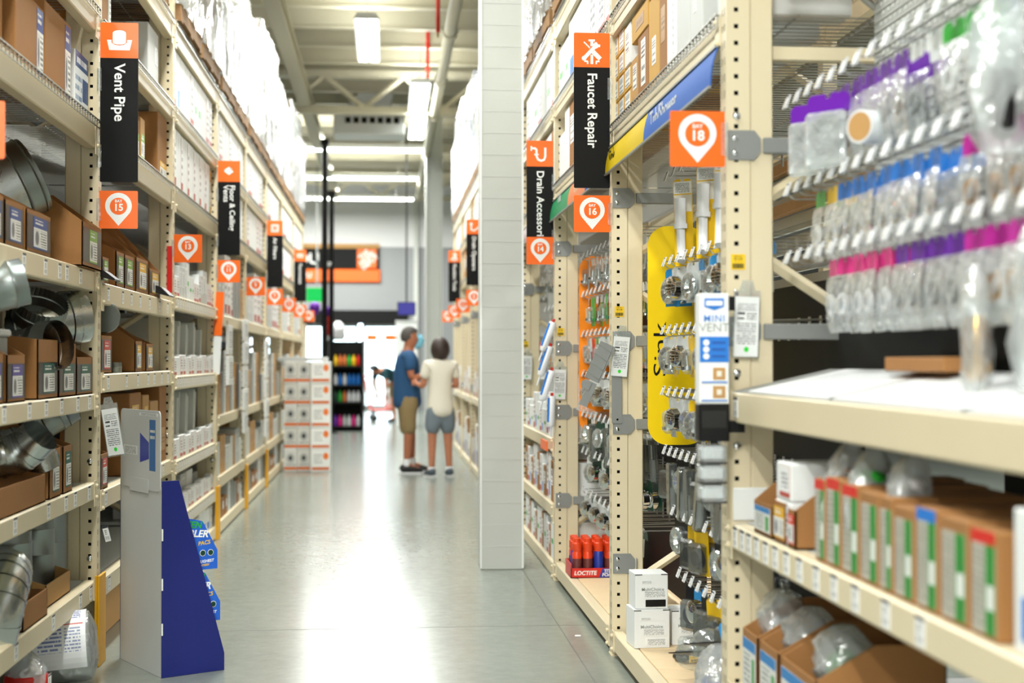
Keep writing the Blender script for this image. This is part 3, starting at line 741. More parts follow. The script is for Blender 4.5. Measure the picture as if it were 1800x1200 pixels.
# ------------------------------------------------------------------ left bay with the duct fittings (nearest)
def yl(px): return YX(px, XB)
FX = XB-.012
def at_left(px, py, dx=0):       # point px,py of the picture on a plane dx behind the left rack face
    y = YX(px, XB-dx); return Vector((XB-dx, y, ZZ(py, XB-dx, y)))
# big cartons on the wire deck
def bigbox(px0, px1, pytop, d, z, lab, label, mat='card'):
    y0, y1 = YX(px0, FX-.02), YX(px1, FX-.02)-.006; h = ZZ(pytop, FX, (y0+y1)/2)-z
    return put(carton(y1-y0, d, h, mat, lab), FX-.02, y0, z, label)
bigbox(25, 75, -8, .5, 2.411, ('lab_blue', .86, .5, .24, .9), 'large brown carton with blue edge label on the wire shelf, left of its twin')
bigbox(77, 123, 22, .45, 2.411, ('lab_blue', .87, .5, .22, .9), 'large brown carton with blue edge label nearest the Bay 15 upright on the wire shelf')
put(carton(.045, .2, .3, 'card2', ('lab_purple', .5, .3, .8, .5)), FX-.03, YX(125, FX), 2.411, 'thin brown carton with purple label between the big carton and blue box')
put(carton(.26, .3, .255, 'white', ('lab_exh', .5, .5, .98, .98)), FX-.02, YX(130, FX-.02), 2.411, 'white and blue exhaust fan box on the wire shelf by Bay 15 upright')
put(carton(.25, .2, .12, 'offw', None), FX-.5, YX(86, FX-.4), 2.411+.0, 'grey white box behind the two large brown cartons, left bay')
put(carton(.6, .6, .35, 'card', None), FX-.05, 4.5, 2.411, 'large brown carton at the left edge of the picture on the wire shelf')
# shelf at 1.74 : bins and boot
z = 1.741
bins15 = [(-30, 6, .16, .30, 'lab_blue', 'brown shelf bin cut by the left picture edge under the metal boot'), (8, 41, .155, .26, 'lab_blue', 'brown shelf bin with blue label below the metal boot, left of the tilted one'),
          (46, 89, .155, .25, 'lab_blue', 'brown shelf bin with blue label slumping forward under the boot collar')]
for px0, px1, hf, hb, lb, lbl in bins15:
    y0, y1 = YX(px0, FX), YX(px1, FX); put(open_bin(y1-y0-.006, .42, hf, hb, lb), FX, y0, z, lbl, 'bin')
y0, y1 = 6.04, 6.436; put(open_bin(y1-y0-.004, .38, .185, .335, 'lab_lime', lw=.55, prof=.55), XB+.02, y0, z, 'tall open brown bin with lime label beside the Bay 15 upright', 'bin')
p = at_left(40, 345, .28)
one('register_boot', register_boot(.34, .25, .155, .24), 'large galvanised boot with round collar lying on the bins at the left edge', 'duct fitting', loc=(FX-.42, YX(24, FX-.2), z+.22), rot=(R(-12), R(62), R(8)), smooth=30)
one('duct_cone', duct_reducer(.05, .085, .1), 'shiny metal cone standing between the tilted bin and the tall bin', 'duct fitting', loc=(FX-.09, YX(107, FX-.09), z+.12), rot=(R(160), R(0), 0), smooth=30)
# shelf at 1.20
z = 1.201
for px0, px1, hf, hb, lb, lbl in ((-25, 7, .17, .25, 'lab_purple', 'brown bin with purple label at the left edge on the wye shelf'), (13, 45, .165, .27, 'lab_purple', 'brown bin with purple label holding a grey plastic part, under the loose collar'),
        (67, 102, .225, .25, 'lab_green', 'taller brown bin with green label left of two others under the metal wye'), (104, 134, .215, .235, 'lab_green', 'taller brown bin with taped green label under the metal wye'),
        (135, 163, .16, .26, 'lab_green', 'brown bin with green label beside the Bay 15 upright under the wye')):
    y0, y1 = YX(px0, FX), YX(px1, FX); put(open_bin(y1-y0-.005, .40, hf, hb, lb, lz=(.08, .62 if hf > .2 else .82)), FX, y0, z, lbl, 'bin')
put(mk('plastic_fitting', lambda b: (b.box(-.1, 0, 0, .13, 0, .08, 'grey', ch=.006), b.box(-.12, .01, -.012, .142, .08, .105, 'offw', ch=.006))), FX-.04, YX(17, FX), z+.15, 'grey plastic rectangular fitting standing in the purple label bin', 'duct fitting')
def aim(zax, xax):
    z_ = Vector(zax).normalized(); x_ = Vector(xax); x_ = (x_-z_*x_.dot(z_)).normalized(); y_ = z_.cross(x_)
    return tuple(Matrix((x_, y_, z_)).transposed().to_euler())
def duct_tee(b):
    d, q = Vector((.80, .56, .16)).normalized(), Vector((-.50, -.84, -.12)).normalized()
    b.sweep([d*-.12, d*-.10, d*.0, d*.03, d*.035, d*.09, d*.12], [.112, .117, .117, .117, .122, .117, .114], 40, 'galv', False)
    b.sweep([q*.05, q*.10, q*.15, q*.155, q*.16, q*.215], [.098, .086, .083, .087, .083, .082], 36, 'galv', False, crimp=(5,))
    b.cyl(d*-.121, d*-.119, .112, 'galvd', 40); b.cyl(d*.07, d*.074, .1205, 'galv', 40, caps=False)
    b.cyl(q*.06, q*.062, .09, 'galvd', 36)
one('duct_tee', duct_tee, 'large shiny galvanised tee with round mouth resting across the green label bins', 'duct fitting', loc=(FX-.115, 6.22, ZZ(564, FX-.1, 6.3)), smooth=30)
one('duct_collar', duct_collar(.105, .09), 'dark galvanised collar ring lying tilted left of the wye', 'duct fitting', loc=(FX-.12, YX(66, FX-.12), z+.31), rot=(R(30), R(24), R(0)), smooth=30)
one('duct_reducer', duct_reducer(.085, .10, .06), 'dark crimped reducer standing on edge between the purple and green bins', 'duct fitting', loc=(FX-.10, YX(55, FX-.1), z+.19), rot=(R(82), R(0), R(66)), smooth=30)
one('duct_pipe', duct_pipe(.08, .3), 'shiny pipe end at the left picture edge above the purple bins', 'duct fitting', loc=(FX-.2, YX(-10, FX), z+.34), rot=(R(0), R(76), R(20)), smooth=30)
# shelf at .81
z = .811
put(open_bin(.66, .42, .105, .13, None), FX, YX(-2, FX), z, 'long low brown tray holding crimped elbows at the left edge', 'bin')
for px0, px1, hf, hb, lb, lbl in ((88, 108, .19, .34, 'lab_green', 'narrow tall brown bin with green label beside the elbow tray'), (112, 128, .19, .26, 'lab_green', 'torn brown bin with green label under the leaning round pipe')):
    y0, y1 = YX(px0, FX), YX(px1, FX); put(open_bin(y1-y0-.005, .40, hf, hb, lb, frame=False), FX, y0, z, lbl, 'bin')
one('duct_elbow', duct_elbow(.075), 'large crimped elbow lying in the low tray at the left edge', 'duct fitting', loc=(FX-.16, YX(4, FX-.1), z+.19), rot=aim((.5, .6, -.3), (.5, -.3, .6)), smooth=30)
one('duct_elbow', duct_elbow(.062, 80), 'galvanised elbow in the low tray pointing down to the right', 'duct fitting', loc=(FX-.13, YX(38, FX-.1), z+.22), rot=aim((.75, .4, .15), (.2, .1, -.9)), smooth=30)
one('duct_elbow', duct_elbow(.048, 50), 'small elbow with yellow sticker above the low tray', 'duct fitting', loc=(FX-.12, YX(58, FX-.1), z+.25), rot=aim((-.5, .2, .8), (.3, -.5, .2)), smooth=30)
one('duct_pipe', duct_pipe(.10, .16), 'short wide galvanised pipe leaning against the Bay 15 upright', 'duct fitting', loc=(FX-.20, YX(104, FX-.1), z+.285), rot=aim((.72, .25, .45), (0, 1, 0)), smooth=30)
one('yellow_sticker', lambda b: b.label('+x', (0, 0, 0), .05, .09, 'lab_sticker'), parent=None, loc=(0, 0, -5)) if False else None
# shelf at .378
z = .379
for px, r, h, dx, w in ((18, .085, .30, .17, 'first'), (60, .085, .31, .17, 'second'), (85, .085, .34, .18, 'third'), (106, .085, .345, .20, 'fourth'), (132, .095, .32, .30, 'last')):
    one('duct_pipe', duct_pipe(r, h), 'upright galvanised pipe on the lowest shelf, %s of five from the left' % w, 'duct fitting', loc=(FX-dx, YX(px, FX-dx), z+.006), smooth=30)
put(open_bin(.36, .3, .10, .10, None, 'card'), FX+.004, YX(41, FX), z, 'low brown tray in front of the standing pipes', 'bin')
put(open_bin(.42, .36, .09, .14, None, 'card2'), FX-.03, YX(97, FX), z, 'low pale brown tray with torn flap beside the Bay 15 upright', 'bin')
one('duct_elbow', duct_elbow(.09, 90), 'adjustable elbow with yellow sticker leaning over the lowest shelf edge', 'duct fitting', loc=(FX-.06, YX(22, FX), z+.06), rot=(R(12), R(-4), R(100)), smooth=30)
# on the floor under the rack
def roll(b):
    b.lathe([(.0, 0), (.05, .0), (.12, .005), (.168, .03), (.175, .08), (.175, .34), (.168, .38), (.10, .41), (.0, .415)], 'wrap', 30, axis='x')
roll_kids = [mk('foil_core', lambda b: b.lathe([(.0, .012), (.155, .02), (.166, .06), (.166, .35), (.15, .385), (0, .395)], 'silver', 30, axis='x'), 40)]
def rl(b):
    n = 16
    for i in range(n):
        a0, a1 = R(-15+140*i/n), R(-15+140*(i+1)/n); r = .1775
        P = lambda a, x: (x, -r*math.cos(a), r*math.sin(a))
        b.poly((P(a0, .12), P(a0, .37), P(a1, .37), P(a1, .12)), 'lab_roll', ((0, i/n), (1, i/n), (1, (i+1)/n), (0, (i+1)/n)))
roll_kids.append(mk('printed_wrapper', rl, 40))
spawn(mk('insulation_roll', roll, 40, roll_kids), (XB-.25, YX(128, XB)+.03, .15), (R(10), R(-4), R(8)), scale=.83, label='wrapped silver insulation roll with printed white wrapper on the floor under the left rack', cat='roll')
def jug(b): crumple(b, .16, .15, .22, 'bag', 4, 8)
spawn(mk('plastic_bag', lambda b: crumple(b, .15, .15, .24, 'bag', 4, 8), 60, [mk('red_band', lambda b: b.lathe([(.078, .07), (.082, .08), (.082, .15), (.076, .16)], 'red', 18), 40), mk('price_tag', lambda b: b.label('+x', (.084, .01, .125), .05, .06, 'tag'))]),
      (XB-.08, YX(58, XB-.06), .001), label='clear bag with red band on the floor left of the insulation roll', cat='bag')
spawn(mk('plastic_bag', lambda b: crumple(b, .2, .24, .16, 'bluel', 9, 7), 60), (XB-.12, YX(8, XB-.1), .001), label='blue plastic bag on the floor in the lower left corner', cat='bag')
spawn(mk('white_bucket', lambda b: b.lathe([(.0, 0), (.075, 0), (.09, .17), (.098, .172), (.098, .19), (.088, .192), (0, .19)], 'white', 24), 40), (XB-.13, YL[1]+.33, .001), label='small white lidded bucket on the floor behind the yellow post guard', cat='bucket')
put(carton(.5, .5, .26, 'card2', None), XB-.1, YL[1]+.62, .001, 'brown carton on the floor behind the grey display stand')

# ------------------------------------------------------------------ second left bay
Y13 = YL[1]
b13 = lambda f: Y13+.08+f*2.1
put(carton(.36, .3, .34, 'offw', ('lab_bar', .8, .6, .25, .3)), FX-.03, YX(268, FX), 2.886, 'grey white box alone on the upper wire shelf right of the Vent Pipe sign')
put(carton(.33, .32, .375, 'card', ('lab_yell', .6, .15, .7, .26)), FX-.02, YL[2]-.36, 2.401, 'tall brown carton with yellow label on the wire shelf below the grey white box')
for k, (px, h, m) in enumerate(((246, .22, 'card'), (256, .25, 'card2'))):
    put(carton(.13, .25, h, m, ('lab_lime', .5, .4, .8, .5)), FX-.02, YX(px, FX)-.06, 2.40, '%s small brown carton with lime label left of the tall carton on the wire shelf' % ('first', 'second')[k])
for k, (px0, px1, hf, hb, lb) in enumerate(((179, 191, .12, .20, 'lab_lime'), (204, 218, .17, .30, 'lab_lime'), (219, 235, .17, .32, 'lab_lime'), (239, 260, .18, .38, 'lab_yell'), (262, 281, .15, .40, 'lab_yell'))):
    y0, y1 = YX(px0, FX), YX(px1, FX)
    put(open_bin(y1-y0-.008, .40, hf, hb, lb, prof=.6), FX, y0, 1.701, '%s open brown bin on the bin shelf right of the Bay 15 sign' % ('first low', 'second', 'third', 'fourth yellow label', 'fifth yellow label')[k], 'bin')
one('sign_holder', lambda b: b.prism([(-.05, .035), (.06, .005), (.065, .012), (.015, .06), (-.05, .075)], 'y', 0, .20, 'rubber'), 'black angled sign holder on the bin shelf before the Bay 13 upright', 'sign holder', loc=(XB+.0, YX(276, XB), 1.70))
one('sign_holder', lambda b: b.prism([(-.05, .035), (.06, .005), (.065, .012), (.015, .05), (-.05, .065)], 'y', 0, .14, 'rubber'), 'black angled sign holder on the bin shelf next to the Bay 15 upright', 'sign holder', loc=(XB+.0, YX(176, XB), 1.70))
for k, (px0, px1, hf, hb, lb) in enumerate(((178, 197, .175, .24, 'lab_red'), (238, 250, .16, .30, 'lab_yell'), (257, 270, .15, .24, 'lab_yell'))):
    y0, y1 = YX(px0, FX), YX(px1, FX)
    put(open_bin(y1-y0-.008, .40, hf, hb, lb, prof=.5), FX, y0, 1.286, 'brown open bin with %s label on the second left bay middle shelf' % ('red', 'yellow, nearer', 'yellow, farther')[k], 'bin')
one('duct_collar', duct_collar(.035, .05), 'small white ring lying between the red and yellow label bins', 'duct fitting', loc=(FX-.06, YX(205, FX-.05), 1.287), rot=(0, 0, 0), smooth=30)
one('damper_plate', lambda b: b.lathe([(.0, 0), (.07, .0), (.075, .004), (.07, .01), (0, .012)], 'galvd', 24, axis='y'), 'round dark metal damper standing behind the Bay 15 upright', 'duct fitting', loc=(FX-.02, YX(183, FX-.02), 1.287+.2+.06), smooth=30)
for k, (px0, px1, h, mt) in enumerate(((232, 252, .42, 'card'), (255, 266, .40, 'card2'), (268, 282, .36, 'card2'), (284, 296, .44, 'card'))):
    y0, y1 = YX(px0, FX), YX(px1, FX)
    put(carton(y1-y0-.012, .35, h, mt, ('lab_kraft' if k in (2, 3) else 'lab_yell', .5, .7 if k < 2 else .3, .6, .3)), FX-.01, y0, .758, 'tall brown carton behind the display stand, %s of four from the left' % ('first', 'second', 'third', 'fourth')[k])
put(open_bin(.16, .38, .16, .22, 'lab_red'), FX, YX(178, FX), .758, 'brown bin with red label left of the display stand header', 'bin')
# hanging sleeve at the upright
def sleeve(w=.075, h=.19):
    def f(b):
        b.box(-w/2, w/2, 0, .008, -h, 0, 'clear', ch=.002)
    return mk('leaflet_sleeve', f, kids=[mk('leaflet', lambda b: b.label('-y', (0, -.0005, -h/2-.008), w*.9, h*.88, 'lab_sleeve')), mk('hanging_tab', lambda b: b.prism([(-w*.3, 0), (w*.3, 0), (w*.2, .03), (-w*.2, .03)], 'y', .002, .005, 'clear'))])
spawn(sleeve(.075, .235), (XB+.052, Y13-.02, 1.155), (0, R(-9), 0), label='clear leaflet sleeve hanging beside the Bay 15 upright above the display stand', cat='leaflet')
spawn(mk('price_tag', lambda b: b.label('-y', (0, 0, 0), .025, .07, 'tag')), (XB+.045, Y13-.01, .58), (0, R(-14), 0), label='small white price tag dangling left of the display stand', cat='tag')
put(carton(.5, .5, .34, 'card', ('lab_ship', .6, .6, .3, .4)), FX-.04, Y13+.1, 3.405, 'brown carton high on the top shelf behind the Vent Pipe sign, nearer')
put(carton(.55, .5, .42, 'card2', ('lab_ship', .7, .6, .25, .4)), FX-.04, Y13+.66, 3.405, 'brown carton high on the top shelf behind the Vent Pipe sign, farther')
put(carton(.6, .5, .36, 'card', ('lab_ship', .7, .4, .25, .5)), FX-.04, YL[0]+1.5, 2.912, 'brown carton at the very top left on the upper wire shelf')
for k, yy in enumerate((Y13+.10, Y13+.34)):
    put(carton(.22, .4, .36, ('card2', 'card')[k], ('lab_lime', .8, .5, .3, .9)), FX-.04, yy, 2.886, 'brown carton on the upper wire shelf behind the Vent Pipe sign, %s' % ('nearer of two', 'farther of two')[k])

# ------------------------------------------------------------------ generic filling of long shelves
KB = {}
def box_kind(kind, w, d, h, s):
    key = (kind, w, d, h, s)
    if key not in KB:
        m, l = {'white': ('white', ('lab_white', .5, .5, .8, .9)), 'plain': ('white', None), 'offw': ('offw', ('lab_bar', .5, .6, .5, .5)), 'greenw': ('white', ('cgreen', .5, .45, .5, .12)), 'bluew': ('white', ('cblue', .6, .25, .5, .3)),
                'card': ('card', ('lab_ship', .6, .6, .5, .4)), 'card2': ('card2', ('lab_ship', .4, .5, .5, .4)), 'kraft': ('card2', ('lab_kraft', .5, .5, .7, .5)), 'cardy': ('cardy', ('lab_ship', .5, .6, .6, .45)), 'grey': ('grey', None), 'pgrey': ('pgrey', None)}[kind]
        KB[key] = carton(w, d, h, m, l, s, tape=False, ch=.003)
        if kind not in ('grey', 'pgrey', 'card', 'card2', 'kraft', 'cardy') and w < .115: nm_ = 'slim_box'
        else: nm_ = 'white_box'
        KB[key]['n'] = {'card': 'carton', 'card2': 'carton', 'kraft': 'carton', 'cardy': 'carton', 'grey': 'grille_panel', 'pgrey': 'grille_panel'}.get(kind, nm_)
    return KB[key]
def fill(s, y0, y1, z, kinds, ws, hs, where, d=.35, gap=.012, look=None, stack=1, inset=.02, jit=.0):
    X = (XA+inset) if s > 0 else (XB-inset); y = y0; i = 0
    while True:
        w = ws[i % len(ws)]; h = hs[(i*3+i//2) % len(hs)]; k = kinds[(i*5+i//3) % len(kinds)]
        if y+w > y1: break
        nm = {'card': 'brown carton', 'card2': 'brown carton', 'kraft': 'brown carton', 'cardy': 'yellowish carton', 'grey': 'grey slim panel', 'pgrey': 'grey slim panel', 'greenw': 'white box with green mark', 'bluew': 'white box with blue mark'}.get(k, 'white box')
        zz = z
        hm = [m_ for a_, b_, m_ in ((2.395, 2.43, .375 if s < 0 else .395), (2.88, 2.93, .37 if s < 0 else .365)) if a_ < z < b_]
        if hm: h = min(h, hm[0])
        key = (nm, where); _seen[key] = _seen.get(key, 0)+1
        for q in range(stack):
            spawn(box_kind(k, w, d, h, s), (X-s*jit*((i*7+q*3) % 3-1), y, zz), label='%s, %s from the near end, %s' % (nm, nth(_seen[key]), where), cat='box' if 'box' in nm else 'panel' if 'panel' in nm else 'carton', group='%s %s' % (nm, where)); zz += h+.001
        y += w+gap; i += 1
y3, y4 = YL[2]+.08, YL[3]-.01
fill(-1, y3, y4, 2.886, ['white', 'plain', 'greenw', 'white', 'plain', 'bluew'], [.19, .16, .2, .22], [.40, .43, .38, .41], 'top white row before Bay 11')
fill(-1, y3, y4-.2, 2.401, ['plain', 'white', 'plain', 'plain'], [.085, .1, .075], [.38, .40, .37], 'slim row below the top one before Bay 11')
put(carton(.11, .35, .36, 'cardy', ('lab_ship', .5, .5, .3, .5)), FX-.02, y4-.17, 2.401, 'yellowish carton at the end of the slim white row by Bay 11')
fill(-1, y3, y4, 1.741, ['white', 'offw', 'greenw', 'white', 'offw'], [.10, .12, .09], [.16, .24, .2, .13], 'on the shelf under the Bay 13 sign')
def slanted(y0, n, z, h, dy, where, kind='pgrey'):
    for k in range(n):
        sp = box_kind(kind, .022, .3, h-.02*(k % 3), -1)
        spawn(sp, (XB-.06-.02*(k % 2), y0+k*dy, z), (R(-9-3*(k % 2)), 0, 0), label='grey slim panel, %s from the near end, leaning %s' % (nth(k+1), where), cat='panel', group='grey panels leaning '+where)
for z, hs in ((1.251, .13), (.731, .14), (.377, .12)):
    fill(-1, y3, y4, z, ['white', 'white', 'plain', 'white'], [.11, .13], [hs, hs*.9], {1.251: 'on the upper panel shelf by Bay 11', .731: 'on the lower panel shelf by Bay 11', .377: 'on the second lowest shelf by Bay 11'}[z], d=.05)
slanted(y3+.15, 9, 1.253, .36, .19, 'on the upper panel shelf by Bay 11')
slanted(y3+.1, 8, .733, .42, .2, 'on the lower panel shelf by Bay 11')
fill(-1, y3+.1, y4, .378, ['plain', 'offw', 'grey'], [.3, .26], [.2, .16], 'behind the second lowest row by Bay 11', d=.28, inset=.1)
fill(-1, y3, y4, .101, ['bluew', 'plain', 'offw'], [.16, .2], [.18, .16], 'on the floor shelf of the third left bay', d=.3)
for i in range(3, 8):
    a, c = YL[i]+.08, YL[i+1]-.01; bn = 'by Bay %s, left row' % lab[i]
    k_ = 1 if i < 4 else 1.7 if i < 6 else 2.4
    ww = lambda *q: [round(v*k_, 3) for v in q]
    fill(-1, a, c, 2.886, ['plain', 'white', 'plain', 'plain'], ww(.2, .24, .17), [.40, .43], 'on the top blurred row '+bn, gap=.03)
    fill(-1, a, c, 2.401, ['plain', 'plain', 'white'], ww(.13, .11, .15), [.40, .37, .42], 'standing below the top row '+bn, gap=.03)
    fill(-1, a, c, 1.701, ['offw', 'white', 'grey', 'kraft', 'pgrey'], ww(.16, .2, .13), [.42, .34, .5, .28], 'on the chest high shelf '+bn, gap=.05)
    fill(-1, a, c, .921, ['offw', 'kraft', 'grey', 'white'], ww(.15, .19, .12), [.4, .28, .5, .33], 'on the knee high shelf '+bn, gap=.05)
    fill(-1, a, c, .451, ['offw', 'kraft', 'pgrey'], ww(.17, .14), [.26, .3, .2], 'on the low shelf '+bn, gap=.03)
    fill(-1, a, c, .101, ['offw', 'card', 'grey'], ww(.2, .16), [.2, .15, .24], 'on the floor shelf '+bn, gap=.05)
# clip strips of white packets hanging on the fourth and fifth uprights
def strip(nrow, w=.13, h=.2, mat='lab_bar'):
    kids = [mk('packet', lambda b: b.box(-.004, .018+.004*(k % 2), -w/2, w/2, -h*(k+1)+.012, -h*k, 'white', ch=.003), kids=[mk('packet_print', lambda b: b.label('+x', (.0185+.004*(k % 2), 0, -h*k-h*.45), w*.9, h*.7, mat))]) for k in range(nrow)]
    kids.append(mk('strip_back', lambda b: b.box(-.012, -.006, -.02, .02, -h*nrow, .04, 'steel')))
    return S('clip_strip', None, kids)
for i, zt, n, w_ in ((4, 1.70, 5, 'by the Bay 9 upright'), (5, 1.55, 5, 'by the Bay 7 upright')):
    spawn(strip(n, .34), (XB+.035, YL[i]-.45, zt), label='hanging strip of white packets '+w_, cat='clip strip')
spawn(strip(2, .3, .24), (XB+.035, YL[3]+.5, 1.62), label='hanging strip of white packets by the Bay 11 sign', cat='clip strip')
spawn(S('hanging_tag', None, [mk('orange_banner', lambda b: b.box(-.03, .03, -.002, .002, -.33, 0, 'orange')), mk('white_banner', lambda b: b.box(-.028, .03, -.002, .002, -.62, -.335, 'white'))]), (XB+.03, YL[3]-.02, 1.86), (0, R(3), 0),
      label='narrow orange and white banner hanging below the Bay 11 sign', cat='tag')
one('tag_strip', lambda b: b.box(-.016, .016, -.003, .003, -.28, 0, 'red'), 'narrow red label strip on the Bay 13 upright', 'tag', loc=(XB-.016, YL[2]-.006, 2.03))

# shrink wrapped pallet loads on the top shelves
def pallet_load(w, d, h, s, seed, core='card2'):
    r = random.Random(seed); q = -s
    def X(a, c): return (min(-q*a, -q*c), max(-q*a, -q*c))
    pal = S('pallet', None, [mk('board', lambda b: b.box(*X(0, d), y, y+.095, .1, .118, 'pallet', ch=.003)) for y in [k*(w-.095)/5 for k in range(6)]]
            + [mk('stringer', lambda b: b.box(*X(a, a+.04), 0, w, .018, .1, 'pallet')) for a in (.0, d/2-.02, d-.04)]
            + [mk('board', lambda b: b.box(*X(0, d), y, y+.095, 0, .018, 'pallet')) for y in (0, w/2-.05, w-.095)])
    ny, nz = 2, max(2, int(h/.32)); kids = [pal]
    for j in range(ny):
        for k in range(nz):
            kids.append(mk('wrapped_carton', lambda b: b.box(*X(.03, d-.03), .03+j*(w-.06)/ny, .03+(j+1)*(w-.06)/ny-.006, .12+k*h/nz, .12+(k+1)*h/nz-.006, core if r.random() < .75 else 'white', ch=.006)))
    def wr(b):
        m = 12; n = 9; k = b.m('wrap'); rows = []
        for i in range(n):
            t = i/(n-1); rows.append(list(range(len(b.v), len(b.v)+4*m)))
            for j in range(4*m):
                e, f = divmod(j, m); f /= m; o = r.uniform(-.006, .022)
                x, y = ((f*d, -o), (d+o, f*w), (d-f*d, w+o), (-o, w-f*w))[e]
                b.v.append((-q*x, y, .1+t*(h+.03)))
        for A, B in zip(rows, rows[1:]): b.join(A, B, k)
        b.face(rows[-1], k)
    kids.append(mk('stretch_wrap', wr, 60))
    return S('pallet_load', None, kids)
pls = [pallet_load(.98, .9, h, -1, 20+k, c) for k, (h, c) in enumerate(((1.0, 'offw'), (1.2, 'card2'), (1.25, 'grey'), (1.05, 'offw')))]
for i in range(2, 8):
    for j in range(2):
        k = (i*2+j)
        spawn(pls[k % 4], (XB+.03, YL[i]+.12+1.06*j, 3.413), label='shrink wrapped pallet high on the left racks, %s half of the bay past Bay %s' % (('near', 'far')[j], lab[i]), cat='pallet')
spawn(pallet_load(.9, .9, .75, -1, 51, 'offw'), (XB-.02, Y13+1.26, 3.413), label='shrink wrapped silver pallet high on the left racks, nearest of all', cat='pallet')
# ------------------------------------------------------------------ right racks
for i, y in enumerate(YR):
    arms = {1: [(2.0, .34), (1.435, .55)], 2: [(2.09, .33), (1.435, .30), (1.055, .30), (.42, .001)], 3: [(2.03, .45), (1.42, .55), (1.03, .45), (.49, .6)], 4: [(1.89, .4), (1.02, .4)]}.get(i, [(1.9, .4), (1.0, .4)] if i > 4 else [])
    st = {1: (1.646, .0), 2: (1.57, .0), 3: (1.52, .0), 4: (1.47, .0)}.get(i)
    sp = upright(1, 3.9, arms, bolts=(1.31, 1.09, 2.09) if i == 1 else (), sticker=st)
    spawn(sp, (XA, y, 0), label='beige perforated rack upright carrying the Bay %s sign, right row' % labR[i] if i else 'beige rack upright at the right behind the camera side', cat='rack upright')
top = [(2.41, .09, 'wire', ()), (2.915, .09, 'wire', ()), (3.42, .12, 'wire', ())]
base = [(.115, .085, 'plank', ())]
rack_bay(1, YR[0], YR[1], [(.38, .08, 'board', [k/14+.05 for k in range(13)]), (.862, .075, 'board', [.27, .36, .45, .52, .585, .65, .705, .755, .80, .845, .885, .92, .96]), (1.253, .09, 'board', (.955,))], 'beige shelving nearest the camera at the right edge of the picture', (.86, .4, 1.24, 'dark'))
bayR = ['bay of hooks holding chrome drains between Bays 18 and 16', 'bay of hooks between Bays 16 and 14 with the orange cans', 'bay with hanging white tubes between Bays 14 and 12', 'right bay hidden behind the clad column', 'right bay just past the clad column',
        'right bay beside the woman in cream', 'right bay past the woman in cream', 'last right bay at the far end']
for i in range(1, 9):
    lv = base+top if i < 3 else [(.09, .085, 'board', ()), (.45, .08, 'board', ()), (.86, .08, 'board', ())]+top if i == 3 else [(.09, .085, 'board', ()), (.9, .08, 'board', ())]+top
    rack_bay(1, YR[i], YR[i+1], lv, 'beige steel '+bayR[i-1], None)
# backing of the peg bays and what is seen through the frames
for i in range(0, 9):
    z0, z1 = (1.50, 2.8) if i == 0 else (.14 if i < 3 else .96, 1.62 if i < 3 else 2.25)
    def bp(b):
        b.box(XA+.455, XA+.463, YR[i]+.10, YR[i+1]-.02, z0, z1, 'dark' if i in (1, 2) else 'peg')
    nm = ['nearest the camera at the upper right', 'behind the chrome drains, Bay 18', 'behind the hooks of Bay 16', 'behind the white tubes of Bay 14', 'of Bay 12', 'of Bay 10', 'of Bay 8', 'of Bay 6', 'of Bay 4'][i]
    t = one('pegboard', bp, '%s slotted pegboard %s' % ('black' if i in (1, 2) else 'grey', nm), 'pegboard')
    if i == 0:
        def ribs(b):
            for k in range(int((z1-z0)/.03)): b.box(XA+.451, XA+.4545, YR[i]+.11, YR[i+1]-.03, z0+.03*k, z0+.03*k+.008, 'offw')
            if i == 0:
                for k in range(int((z1-2.2)/.03)):
                    for j in range(50): b.box(XA+.448, XA+.451, YR[i]+.13+.04*j+(k % 2)*.02, YR[i]+.145+.04*j+(k % 2)*.02, 2.2+.03*k, 2.2+.03*k+.012, 'pgrey')
        one('slot_rows', ribs, parent=t, kind='stuff')
def corr(b):
    z = 1.64
    while z < 2.26:
        b.box(XA+.74, XA+.76, 4.32, 6.42, z, z+.07, 'pgrey'); b.box(XA+.73, XA+.74, 4.32, 6.42, z+.02, z+.05, 'pgrey'); z += .09
one('corrugated_panel', corr, 'pale grey ribbed panel behind the right racks seen through the upright of Bay 18', 'panel')
for z, y, nb in ((1.98, 4.33, 'lower'), (2.16, 4.33, 'upper')):
    one('pallet_board', lambda b: b.box(XA+.69, XA+.728, y, y+2.08, z, z+.05, 'wood', ch=.004), 'pine board on the ribbed panel behind the right racks, '+nb, 'board', group='pine boards behind the right racks')
for k, z in enumerate((2.44, 2.52, 2.66)):
    one('pine_plank', lambda b: b.box(XA+.16, XA+.60, YR[1]-.10, YR[1]-.06, z, z+.05, 'wood', ch=.004), 'pine plank behind the braided hose beside the Bay 18 upright, %s' % ('lowest', 'middle', 'highest')[k], 'plank')
one('frame_rail', lambda b: b.box(XA+.147, XA+.52, YR[1]+.03, YR[1]+.07, 2.27, 2.31, 'beige'), 'beige cross rail at the top of the frame beside the Bay 18 upright', 'rail')
def hose(b):
    pts = [(XA+.165+.40*t, YR[1]+.0-.02*t, 2.46+.32*(1-t)**2-.10*t+.02*math.sin(3*t)) for t in [k/16 for k in range(17)]]
    b.sweep(pts, [.012+.001*(k % 2) for k in range(17)], 8, 'wire')
one('braided_hose', hose, 'silver braided hose curving down beside the Bay 18 upright', 'hose', smooth=60)

